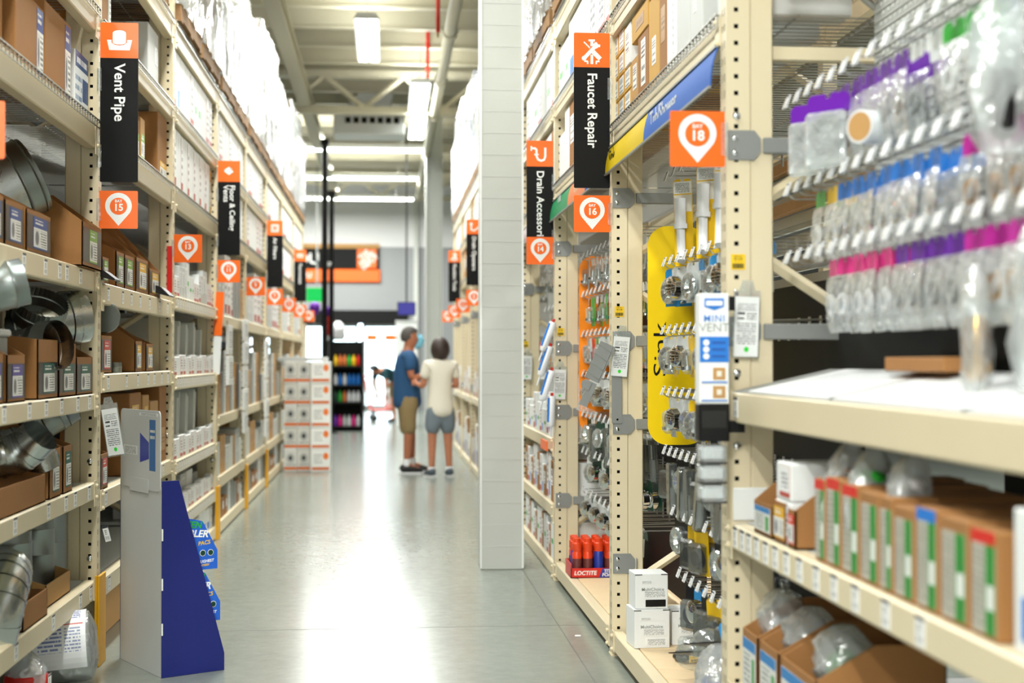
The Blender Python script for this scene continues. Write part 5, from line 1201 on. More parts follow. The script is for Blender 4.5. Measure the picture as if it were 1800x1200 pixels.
# ------------------------------------------------------------------ nearest right bay (foreground, out of focus)
FXR = XA+.006
w0 = 'near the camera, right edge'
def fhook(y0, y1, dy, z, plan, where):
    y = y1; i = 0
    while y > y0:
        spawn(HOOK, (PX, y, z), label='peg hook with white tag, %s from the upright, %s' % (nth(i+1), where), cat='hook', group='peg hooks, '+where)
        k = plan(y)
        if k: hang(k, y, z, where, 3, .29, 0, .05, i+1)
        y -= dy; i += 1
def planA(y):
    if y > 3.95: return None
    if y > 3.80: return 'bag:purple'
    if y > 3.66: return 'bag:purple'
    if y > 3.2: return 'bag:purple'
    if y > 3.05: return 'jar:white'
    if y > 2.6: return 'bag:cgreen'
    return 'bag:purple'
def planB(y):
    if y > 4.0: return None
    if y > 3.9: return 'bag:cgreen'
    if y > 3.72: return 'bag:cyellow'
    if y > 3.05: return 'bag:cblue'
    if y > 2.9: return None
    if y > 2.5: return 'bag:magenta'
    return 'jar:dgreen'
def planC(y):
    if y > 3.88: return None
    if y > 3.28: return 'bag:pink'
    if y > 2.95: return 'bag:purple'
    return 'bag:magenta'
fhook(2.2, 4.12, .105, 2.085, planA, 'top row at the right edge')
fhook(2.2, 4.12, .105, 1.825, planB, 'middle row at the right edge')
fhook(2.2, 4.12, .105, 1.625, planC, 'bottom row at the right edge')
# big clear bags and rings among them
def ringpack(c): return mk('ring_pack', lambda b: hole_card(b, .13, .05, c), kids=[mk('rubber_ring', lambda b: [b.sweep([(-.01, .042*math.cos(2*math.pi*i/16), -.11+.042*math.sin(2*math.pi*i/16)), (-.01, .042*math.cos(2*math.pi*(i+1)/16), -.11+.042*math.sin(2*math.pi*(i+1)/16))], .012, 7, 'grey', False) for i in range(16)], 60), mk('poly_bag', lambda b: b.box(-.028, -.002, -.062, .062, -.20, -.05, 'bag', ch=.01))])
for y, k in ((3.86, 'first'), (3.70, 'second')):
    spawn(ringpack('purple'), (PX-.30, y, 2.06), (0, 0, R(40)), label='purple headed bag holding a grey ring, %s in the top right row' % k, cat='pack')
spawn(mk('coil_pack', lambda b: b.lathe([(.028, -.12), (.042, -.12), (.042, .0), (.028, .0)], 'frost', 24, axis='x'), 40, [mk('copper_end', lambda b: b.lathe([(.0, -.121), (.036, -.121), (.036, -.118)], 'card2', 24, axis='x'), 40)]), (PX-.2, 3.50, 1.93), (0, 0, R(30)), label='white coil with copper coloured face in the top right row', cat='pack')
for k, (y, z, h, sd) in enumerate(((2.62, 1.93, .34, 5), (2.42, 1.95, .36, 6), (2.50, 1.46, .3, 7), (2.75, 1.42, .26, 8), (2.30, 1.44, .3, 9))):
    spawn(mk('clear_bag', lambda b: crumple(b, .13, .06, h, 'bag', sd, 9, .16), 50, [mk('dark_part', lambda b: b.lathe([(.015, .03), (.028, .05), (.03, .12), (.02, .16)], ('rubber', 'galvd', 'chrome', 'brass', 'galvd')[k], 14), 40)]), (PX-.30, y, z-h*.55), (0, 0, R(20*k)), label='large clear bag hanging over the near right hooks, %s' % ('upper left', 'upper right', 'lower middle', 'lower left', 'lower right')[k], cat='pack')
# sloping board with printed sheets on the waist shelf
def slope(b): b.prism([(XA+.006, 1.2545), (XA+.31, 1.322), (XA+.31, 1.316), (XA+.02, 1.2545)], 'y', 2.1, 4.2, 'grey')
one('sloping_board', slope, 'grey sloping board on the waist high shelf at the right', 'board')
for k, (y0, y1) in enumerate(((3.28, 4.02), (2.5, 3.25), (2.12, 2.48))):
    def sh(b):
        P = lambda t, y: (XA+.014+.285*t, y, 1.2592+.063*t+.0012)
        b.quad(P(0, y1), P(0, y0), P(1, y0), P(1, y1), 'sheet'); b.quad(P(0, y0), P(0, y1), (XA+.014, y1, 1.2555), (XA+.014, y0, 1.2555), 'sheet')
        q = lambda t, y: (XA+.014+.285*t, y, 1.2592+.063*t+.0018)
        b.quad(q(.15, y1-.06), q(.15, y0+.06), q(.85, y0+.06), q(.85, y1-.06), 'screenm')
    one('paper_sheet', sh, 'large white printed sheet on the sloping board, %s' % ('farthest by the Bay 18 upright', 'middle', 'nearest')[k], 'sheet')
one('shade_strip', lambda b: b.box(XA+.33, XA+.345, 2.1, 4.18, 1.30, 1.52, 'dark'), 'black panel behind the sloping board at the right', 'panel')  # black sheet stands in for the shaded lower backing
put(carton(.42, .09, .062, 'card', ('lab_ship', .25, .5, .3, .9), 1, tape=False), XA+.315, 3.18, 1.326, 'long flat brown carton behind the white sheets at the right') if False else None
one('flat_carton', lambda b: b.box(XA+.20, XA+.30, 3.05, 3.42, 1.322, 1.356, 'card', ch=.003), 'flat brown carton lying behind the white sheets at the right', 'carton')
# shelf at .862 : bins and tall cartons
z = .863
tall = [(1423, 1442, .20, 'red'), (1443, 1469, .21, 'red'), (1470, 1501, .205, 'red'), (1502, 1534, .20, None), (1535, 1559, .20, None), (1560, 1596, .19, None), (1598, 1638, .20, 'cblue'), (1640, 1690, .195, None), (1692, 1742, .19, 'red')]
for k, (p0, p1, h, hd) in enumerate(tall):
    y0, y1 = YX(p1, FXR), YX(p0, FXR); sp = carton(y1-y0-.008, .3, h, 'card', ('lab_greenw', .5, .46, .86, .82), 1, tape=False)
    if hd: sp['k'].append(mk('colour_header', lambda b: b.label('-x', (0, (y1-y0)/2, h*.93), (y1-y0)*.8, h*.12, hd)))
    put(sp, FXR+.01, y0, z, 'tall brown carton with green and white label on the near right shelf, %s from the left' % ['first', 'second', 'third', 'fourth', 'fifth', 'sixth', 'seventh', 'eighth', 'ninth'][k])
for p0, p1, h, hb, m, lb, nm in ((1318, 1351, .09, .20, 'card', 'lab_bluew', 'brown bin with blue and white label near the Bay 18 upright'), (1352, 1374, .11, .2, 'card', 'lab_yell', 'brown bin with yellow label third from the Bay 18 upright'), (1376, 1390, .10, .20, 'card', 'lab_red', 'brown bin with red label next to the white boxes')):
    y0, y1 = YX(p1, FXR), YX(p0, FXR); put(open_bin(y1-y0-.008, .3, h, hb, lb, m, 1, frame=False, lw=1.2), FXR+.01, y0, z, nm, 'bin')
for k, (p0, p1, z0, h) in enumerate(((1300, 1316, z, .10), (1302, 1330, z+.135, .10), (1392, 1421, z, .115), (1394, 1421, z+.117, .1))):
    y0, y1 = YX(p1, FXR+.06), YX(p0, FXR+.06); dx = .012 if k != 1 else .35
    put(carton(y1-y0-.006, .2, h, 'white', ('lab_white', .4, .5, .7, .8), 1, tape=False), FXR+dx, y0, z0 if k != 1 else z, 'small white printed box on the near right shelf, %s' % ('beside the upright', 'behind the blue bin', 'lower of the stacked two', 'upper of the stacked two')[k], 'box')
for k, (px, zz, c, nm) in enumerate(((1468, 1.16, 'chrome', 'silver capped'), (1512, 1.16, 'cgreen', 'green labelled'), (1578, 1.165, 'frost', 'white capped'))):
    spawn(mk('clear_bag', lambda b: crumple(b, .10, .06, .22, 'bag', 61+k, 9, .18, .2), 50, [mk('fitting', lambda b: (b.lathe([(.02, .05), (.036, .06), (.036, .11), (.02, .13), (.0, .13)], 'galvd', 16), b.lathe([(.0, .13), (.03, .135), (.034, .15), (.026, .16), (0, .162)], c, 16)), 40), mk('hang_strip', lambda b: b.box(-.012, .012, -.002, .002, .2, .30, 'clear'))]),
          (XA+.05, YX(px, XA+.05), zz-.22-.0), (0, R(12), R(10*k)), label='%s fitting in a clear bag dangling below the sloping board shelf' % nm, cat='pack')
# lowest visible shelf
z = .381
for k, (p0, p1) in enumerate(((1298, 1324), (1328, 1360), (1364, 1425))):
    y0, y1 = YX(p1, FXR), YX(p0, FXR); put(open_bin(y1-y0-.008, .33, .185, .27, 'lab_bluew', 'card', 1, frame=False, lw=1.25), FXR+.01, y0, z, 'brown bin with blue topped label on the lowest near right shelf, %s' % ('by the upright', 'middle', 'nearest')[k], 'bin')
for k, (px, c) in enumerate(((1345, 'white'), (1395, 'silver'), (1448, 'cgreen'))):
    spawn(mk('clear_bag', lambda b: crumple(b, .15, .15, .16, 'bag', 80+k, 8, .2), 50, [mk('inner_part', lambda b: crumple(b, .1, .09, .10, c, 80+k, 7), 50)]), (XA+.14, YX(px, XA+.09), z+.13), (0, 0, R(30*k)), label='crumpled clear bag spilling from the lowest near right bins, %s' % ('white inside', 'silver inside', 'green inside')[k], cat='pack')
fill(1, 2.1, 2.85, .381, ['card', 'kraft'], [.2, .16], [.2, .24], 'on the lowest near right shelf')
fill(1, 2.1, 2.32, .863, ['bluew'], [.2], [.24], 'at the right picture edge on the bin shelf', d=.3)

# ------------------------------------------------------------------ cardboard display stand before the left rack
def stand():
    W, Dp = .484, .285                     # back panel width, side depth; local x along the side (towards the front), y along the back (away)
    H, HT = .835, 1.13
    side = [(0, 0), (Dp, 0), (Dp, .075), (.075, H-.002), (0, H-.002)]
    kids = [mk('back_panel', lambda b: b.box(0, .006, 0, W, 0, H-.03, 'offw')), mk('side_panel', lambda b: b.prism(side, 'y', -.006, 0, 'blue')), mk('side_panel', lambda b: b.prism(side, 'y', W, W+.006, 'blue')),
            mk('base', lambda b: b.box(.006, Dp-.003, 0, W, .0, .07, 'blue'))]
    hc = MB(); k = hc.m('pgrey'); pts = rrect(W*.97, HT-H+.05, .025)
    hc.prism([(W/2+x, (HT+H-.05)/2+z) for x, z in pts], 'x', -.004, 0, 'offw'); 
    head = S('header_card', hc.mesh('header'), [mk('header_print', lambda b: b.quad((-.0045, .13, .87), (-.0045, .06, .87), (-.0045, .06, 1.09), (-.0045, .13, 1.09), 'lab_stain')), mk('header_print', lambda b: b.quad((-.0045, .24, .90), (-.0045, .135, .92), (-.0045, .135, .99), (-.0045, .24, 1.03), 'bluel')),
             mk('header_text', lambda b: b.quad((-.0045, .44, .93), (-.0045, .27, .93), (-.0045, .27, .97), (-.0045, .44, .97), 'lab_bar')), mk('header_line', lambda b: b.quad((-.0045, .25, 1.105), (-.0045, .03, 1.105), (-.0045, .03, 1.118), (-.0045, .25, 1.118), 'lab_bar')),
             mk('tape', lambda b: b.box(-.0055, -.0046, .14, .36, .77, .83, 'offw'))])
    kids.append(head)
    kids += [mk('staple', lambda b: b.box(-.002, .004, -.009, -.006, z, z+.05, 'white')) for z in (.18, .37, .58)]
    for z, x1, x0 in ((.215, .275, .13), (.44, .262, .085)):
        poly = [(x0, z), (x1, z), (x1, z+.08), (x1-.07, z+.21), (x0, z+.235)]
        tr = mk('shelf_tray', lambda b: (b.prism(poly, 'y', W-.03, W-.024, 'tblue'), b.prism(poly, 'y', .016, .022, 'tblue'), b.box(x1-.004, x1, .022, W-.03, z, z+.08, 'tblue'), b.box(x0, x1, .022, W-.03, z, z+.005, 'blue')))
        yb = .0155
        tr['k'] += [S('lettering', text_mesh('GREEN', .040, 'cgreen', .03, -5, 'RIGHT', shear=.2), loc=(x1-.075, yb, z+.192), rot=FRONT), S('lettering', text_mesh('GOBBLER', .042, 'signwhite', .03, -5, 'RIGHT', shear=.2), loc=(x1-.045, yb, z+.152), rot=FRONT), S('lettering', text_mesh('PACS', .024, 'cyellow', .02, 6, 'RIGHT', shear=.2), loc=(x1-.035, yb, z+.118), rot=FRONT),
                    S('lettering', text_mesh('TOUGHEST', .017, 'signwhite', .02, 3, shear=.2), loc=(x1-.062, yb, z+.035), rot=FRONT), S('lettering', text_mesh('GUARANTEED!', .012, 'cyellow', .02, 3, shear=.2), loc=(x1-.08, yb, z+.018), rot=FRONT)]
        for q in range(3): tr['k'].append(mk('round_badge', lambda b: (b.lathe([(0, -.0012), (.014, -.0012), (.014, 0)], 'frost', 18, (x1-.105+.036*q, yb, z+.072), 'y'), b.lathe([(0, -.0022), (.0115, -.0022), (.0115, 0)], 'dgreen', 18, (x1-.105+.036*q, yb, z+.072), 'y'))))
        kids.append(tr)
    return S('display_stand', None, kids)
ST = spawn(stand(), (-.952, 6.155, .001), (0, 0, math.atan2(.145, .246)), label='grey backed cardboard floor display with deep blue side standing before the left rack', cat='display stand')
ca, sa = math.cos(math.atan2(.145, .246)), math.sin(math.atan2(.145, .246))
tub = mk('plastic_tub', lambda b: b.lathe([(0, 0), (.042, 0), (.046, .004), (.048, .11), (.048, .115)], 'blue', 22), 40, [mk('tub_lid', lambda b: b.lathe([(.047, .115), (.052, .117), (.052, .132), (.048, .134), (0, .132)], 'frost', 22), 40)])
for q, (z, dx) in enumerate(((.215, .02), (.44, -.015))):
    for j in range(3):
        lx, ly = (.20, .165)[q], .10+.115*j
        spawn(tub, (-.952+ca*lx-sa*ly, 6.155+sa*lx+ca*ly, z+.0065), label='blue tub with white lid on the %s tray of the display stand, %s' % (('lower', 'upper')[q], ('nearest', 'middle', 'farthest')[j]), cat='tub')

# ------------------------------------------------------------------ carton stack at the far left
def stack_box(w, d, h, m, f):
    return mk('white_carton', lambda b: b.box(0, w, 0, d, 0, h-.002, 'white', ch=.004), kids=[mk('front_print', lambda b: b.label('-y', (w/2, 0, h/2), w*.98, h*.94, m))])
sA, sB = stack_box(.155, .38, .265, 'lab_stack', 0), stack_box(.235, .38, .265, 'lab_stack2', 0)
rown = ('bottom', 'second', 'middle', 'fourth', 'top')
for k in range(5):
    for c in range(3):
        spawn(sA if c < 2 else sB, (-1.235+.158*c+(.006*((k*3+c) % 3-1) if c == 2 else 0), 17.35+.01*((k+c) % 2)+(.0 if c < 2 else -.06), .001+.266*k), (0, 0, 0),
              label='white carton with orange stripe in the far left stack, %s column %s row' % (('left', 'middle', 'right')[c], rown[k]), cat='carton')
for c in range(2):
    put(carton(.4, .3, .05, 'offw', None, tape=False), -.80-.3*c+.08, 17.36, 1.3325, 'flat white carton lid lying on top of the far left stack, %s' % ('right', 'left')[c])

# ------------------------------------------------------------------ the front of the shop
# black drinks rack
def drinks_rack():
    kids = [mk('side_frame', lambda b: b.box(x-.02, x+.02, 0, .5, 0, 1.72, 'black')) for x in (0, .66)]+[mk('back_panel', lambda b: b.box(.02, .64, .47, .5, 0, 1.7, 'dark'))]
    kids += [mk('shelf', lambda b: b.box(.02, .64, 0, .47, z, z+.035, 'black')) for z in (.06, .52, .84, 1.2)]
    return S('black_rack', None, kids)
DX, DY = -1.12, 27.0
spawn(drinks_rack(), (DX, DY, 0), label='black shelf rack of bottles beyond the white carton stack', cat='rack')
bt = {c: mk('bottle', lambda b: b.lathe([(0, 0), (.035, 0), (.037, .01), (.037, .13), (.014, .18), (.014, .21), (0, .21)], c, 14), 40) for c in ('frost', 'pink', 'cyellow', 'cgreen', 'cblue', 'borange', 'offw', 'purple')}
for r, (z, cs, nm) in enumerate(((.096, ['frost', 'purple', 'pink', 'offw', 'frost', 'pink', 'frost'], 'bottom'), (.556, ['cgreen', 'dgreen', 'cgreen', 'borange', 'frost', 'frost', 'frost'], 'second'), (.876, ['offw', 'frost', 'cblue', 'frost', 'cblue', 'cblue', 'cblue'], 'third'), (1.236, ['frost', 'cyellow', 'borange', 'borange', 'cgreen', 'cyellow', 'red'], 'top'))):
    for k, c in enumerate(cs):
        if c not in bt: bt[c] = mk('bottle', lambda b: b.lathe([(0, 0), (.035, 0), (.037, .01), (.037, .13), (.014, .18), (.014, .21), (0, .21)], c, 14), 40)
        spawn(bt[c], (DX+.07+.085*k, DY+.10, z), label='%s bottle, %s from the left, %s shelf of the black rack' % (cname.get(c, {'frost': 'white', 'borange': 'orange'}.get(c, c)), nth(k+1), nm), cat='bottle', group='bottles on the %s shelf of the black rack' % nm)
spawn(mk('white_bag', lambda b: crumple(b, .26, .25, .36, 'frost', 12, 8), 50), (DX-.02+.22, DY+.25, 1.722), label='white bulky bag on top of the black bottle rack', cat='bag')
spawn(mk('yellow_jug', lambda b: (b.box(-.07, .07, -.05, .05, 0, .2, 'cyellow', ch=.02), b.cyl((0, 0, .2), (0, 0, .24), .025, 'cyellow', 10))), (DX+.06, DY-.12, 1.05), label='yellow jug at the left of the black bottle rack', cat='jug') if False else None
one('shelf_sign', lambda b: b.box(-.16, .16, -.01, .01, 0, .18, 'orange', ch=.004), 'small orange sign standing left of the black bottle rack', 'sign', loc=(DX-.2, DY-.1, .95))
one('sign_post', lambda b: (b.cyl((0, 0, .012), (0, 0, .95), .015, 'steel', 8), b.lathe([(0, 0), (.14, 0), (.14, .012), (0, .014)], 'steel', 16)), 'grey stand under the small orange sign', 'sign stand', loc=(DX-.2, DY-.08, 0), smooth=40)
one('checkout_counter', lambda b: (b.box(-2.6, -1.5, 30, 31.2, 0, .95, 'grey', ch=.01), b.box(-2.65, -1.45, 29.95, 31.25, .95, 1.0, 'black')), 'grey checkout counter by the entrance, left of the black rack', 'counter')
one('checkout_screen', lambda b: (b.box(-2.05, -1.75, 30.3, 30.36, 1.25, 1.95, 'grey', ch=.03), b.cyl((-1.9, 30.33, 1.0), (-1.9, 30.33, 1.26), .03, 'steel', 8)), 'grey standing screen on the checkout counter', 'screen')
one('wall_monitor', lambda b: b.box(.20, .55, 27.36, 27.42, 2.2, 2.46, 'black', ch=.01), 'blue lit monitor hanging beside the pale steel column', 'monitor')
one('monitor_screen', lambda b: b.box(.215, .535, 27.352, 27.359, 2.215, 2.445, 'screen'), parent=D.objects['wall_monitor'])
one('monitor_arm', lambda b: b.box(.36, .39, 27.36, 27.4, 2.46, 5.9, 'black'), parent=D.objects['wall_monitor'])
one('white_cabinet', lambda b: (b.box(.18, .62, 28.6, 29.1, 0, 2.1, 'white', ch=.01), b.box(.17, .63, 28.59, 29.11, 2.1, 2.14, 'offw')), 'white tall cabinet right of the entrance doors', 'cabinet')
# two black poles
for px, Y, zt_, nm in ((570.5, 25.0, 5.2, 'left'), (582.5, 26.3, 4.45, 'right')):
    one('black_pole', lambda b: (b.cyl((0, 0, .02), (0, 0, zt_), .05 if nm == 'left' else .045, 'black', 12), b.box(-.12, .12, -.12, .12, 0, .02, 'black'), b.box(-.07, .07, -.07, .07, zt_-.1, zt_, 'black')), 'tall thin black pole before the entrance, %s of two' % nm, 'pole', loc=(XY(px, Y), Y, 0), smooth=40)
one('white_dome', lambda b: (b.lathe([(0, -.06), (.05, -.05), (.07, 0), (.07, .03), (0, .03)], 'white', 16), b.box(-.18, 0, -.02, .02, .0, .03, 'black'), b.box(-.2, -.16, -1.0, .02, .0, .03, 'black')), 'small white camera dome beside the black poles', 'camera', loc=(XY(575.5, 26), 26, ZZ(463, -1, 26)), smooth=40)
for k, (px, py, c) in enumerate(((553, 540, 'purple'), (573, 548, 'purple'), (578, 566, 'red'), (574, 580, 'red'))):
    one('balloon', lambda b: (b.lathe([(0, -.14), (.05, -.11), (.1, 0), (.08, .09), (0, .12)], c, 14), b.cyl((0, 0, -.14), (.0, 0, .03-ZZ(py, -1, 26+.4*k)), .003, 'white', 4), b.box(-.04, .04, -.04, .04, .001-ZZ(py, -1, 26+.4*k), .05-ZZ(py, -1, 26+.4*k), c)), '%s balloon by the black poles, %s' % (c, ('upper left', 'upper right', 'right', 'lower')[k]), 'balloon', loc=(XY(px, 26.4), 26.4, ZZ(py, -1, 26+.4*k)), smooth=60)
# big sign on the far wall
def wall_sign():
    y = YW-.03
    kids = [mk('sign_board', lambda b: b.box(-4.2, -.20, y-.05, y, 3.76, 4.30, 'dark')), mk('cream_strip', lambda b: b.box(-4.2, -.20, y-.06, y, 4.30, 4.42, 'card2')), mk('orange_panel', lambda b: b.box(-4.2, -.17, y-.08, y-.01, 3.40, 3.75, 'orange', ch=.03)),
            S('lettering', text_mesh('THANK YOU', .40, 'signwhite', .02, 0, 'RIGHT'), loc=(-1.78, y-.055, 4.01), rot=FRONT), S('lettering', text_mesh('THANK YOU', .2, 'signwhite', .02, 0, 'RIGHT'), loc=(-1.98, y-.085, 3.575), rot=FRONT)]
    lg = MB(); lg.box(-.79, -.27, y-.075, y-.05, 3.78, 4.28, 'orange', ch=.012)
    kids.append(S('logo_square', lg.mesh('logo'), [S('lettering', text_mesh('THE\nHOME\nDEPOT', .165, 'signwhite', .03, 40, line=.78), loc=(-.53, y-.0765, 4.03), rot=FRONT)]))
    return S('wall_sign', None, kids)
spawn(wall_sign(), label='long dark sign with white lettering and orange strip on the grey far wall', cat='sign')
one('exit_sign', lambda b: (b.box(-.24, .24, -.05, .05, -.16, .16, 'exit', ch=.01), b.box(-.02, .02, -.02, .02, .16, 5.84-ZZ(518, -1.2, 33), 'steel')), 'glowing green exit sign hanging before the far wall', 'sign', loc=(XY(557, 33.14), 33.14, ZZ(518, -1.2, 33.14)))
one('wall_pipe', lambda b: b.box(XY(731, YW)-.06, XY(731, YW)+.06, YW-.12, YW-.02, 0, 5.6, 'pgrey'), 'pale vertical downpipe on the far wall', 'pipe')
one('orange_column_wrap', lambda b: b.box(-1.6, -1.45, 24.6, 24.75, 3.2, 4.9, 'borange'), 'pale orange banner hanging past the end of the left racks', 'banner')
one('end_cap_panel', lambda b: b.box(XB-.35, XB+.05, YL[8]+.12, YL[8]+.16, 0, 1.9, 'cream', ch=.005), 'pale end panel closing the left racks', 'panel')
# shopping cart of the bent shopper
def cart():
    kids = [mk('cart_frame', lambda b: [b.sweep(p, .018, 6, 'cano') for p in ([(-.3, -.25, .25), (.45, -.25, .25), (.45, .25, .25), (-.3, .25, .25), (-.3, -.25, .25)], [(-.3, -.25, .25), (-.42, -.25, 1.0), (-.42, .25, 1.0), (-.3, .25, .25)])]),
            mk('cart_deck', lambda b: b.box(-.28, .43, -.24, .24, .235, .26, 'cano')), mk('cart_handle', lambda b: b.cyl((-.43, -.26, 1.0), (-.43, .26, 1.0), .025, 'cano', 8))]
    kids += [mk('caster', lambda b: (b.cyl((x, y-.02, .07), (x, y+.02, .07), .07, 'rubber', 12), b.box(x-.02, x+.02, y-.03, y+.03, .1, .24, 'steel'))) for x in (-.25, .4) for y in (-.2, .2)]
    return S('shopping_cart', None, kids)
spawn(cart(), (-.05, 31.5, 0), (0, 0, R(8)), label='orange flat shopping cart before the entrance doors', cat='cart')
spawn(mk('water_bag', lambda b: crumple(b, .3, .3, .45, 'frost', 15, 8), 50), (.1, 31.5, .262), label='white bag standing on the orange cart', cat='bag')
# paper scrap on the floor, right side
one('paper_scrap', lambda b: b.prism([(0, 0), (.03, .004), (.034, .03), (.006, .034)], 'z', .0008, .002, 'sheet'), 'tiny white paper scrap on the floor before the right rack', 'paper', loc=(XY(1010, 6.9), 6.9, 0))
# ------------------------------------------------------------------ people
def skin(name, nodes, edges, mat, sub=2, parent=None):
    """nodes: {key: (x,y,z,r[,r2])}; grown by a skin modifier, then stored as a plain mesh"""
    keys = list(nodes); me = D.meshes.new(name)
    me.from_pydata([nodes[k][:3] for k in keys], [(keys.index(a), keys.index(c)) for a, c in edges], [])
    o = D.objects.new(name, me); COL.objects.link(o)
    md = o.modifiers.new('skin', 'SKIN'); md.use_smooth_shade = True
    for k, v in zip(keys, me.skin_vertices[0].data):
        n = nodes[k]; v.radius = (n[3], n[4] if len(n) > 4 else n[3]); v.use_root = (k == keys[0])
    s = o.modifiers.new('sub', 'SUBSURF'); s.levels = s.render_levels = sub
    m2 = D.meshes.new_from_object(o.evaluated_get(bpy.context.evaluated_depsgraph_get()))
    D.objects.remove(o); D.meshes.remove(me)
    m2.materials.clear(); m2.materials.append(M[mat]); m2.name = name
    m2.polygons.foreach_set('use_smooth', [True]*len(m2.polygons))
    return m2
def chain(*k): return list(zip(k, k[1:]))
def add_hand(n, e, key, wrist, d, up, sgn, s=1.0):
    """palm plus five curled fingers; d = direction of the fingers, up = thumb side"""
    d = Vector(d).normalized(); up = Vector(up); up = (up-d*up.dot(d)).normalized(); side = d.cross(up)*sgn; w = Vector(wrist)
    pal = w+d*.055*s; n[key+'p'] = (*pal, .026*s, .036*s); e.append((key, key+'p'))
    for i, (o, l) in enumerate(((.027, .075), (.009, .085), (-.010, .078), (-.027, .06))):
        b = pal+up*o*s+d*.03*s; m_ = b+d*l*.55*s; t = m_+(d*.5+side*.8).normalized()*l*.5*s
        for q, p, r in (('a', b, .0105), ('b', m_, .0095), ('c', t, .008)): n[f'{key}f{i}{q}'] = (*p, r*s)
        e += [(key+'p', f'{key}f{i}a'), (f'{key}f{i}a', f'{key}f{i}b'), (f'{key}f{i}b', f'{key}f{i}c')]
    b = w+d*.03*s+up*.032*s; t = b+(d*.7+up*.6+side*.3).normalized()*.055*s
    n[key+'t'] = (*b, .012*s); n[key+'u'] = (*t, .0095*s); e += [(key+'p', key+'t'), (key+'t', key+'u')]
def face(parent_mesh_kids, c, fwd, s=1.0):
    """eyes, brows and ears for a head centred at c looking along fwd (horizontal)"""
    f = Vector(fwd).normalized(); r = Vector((f.y, -f.x, 0)); u = r.cross(f); c = Vector(c)
    for q in (-1, 1):
        p = c+f*.083*s+r*q*.031*s+u*.01*s
        parent_mesh_kids.append(mk('eye', lambda b: b.lathe([(0, -.009), (.007, -.006), (.010, 0), (.007, .006), (0, .009)], 'rubber', 10, p), 60))
        p2 = c+r*q*.078*s-u*.01*s
        parent_mesh_kids.append(mk('ear', lambda b: b.sweep([p2-u*.028*s, p2-u*.01*s-f*.006, p2+u*.02*s-f*.01, p2+u*.03*s], [.008, .014, .016, .009], 8, 'skin'), 60))
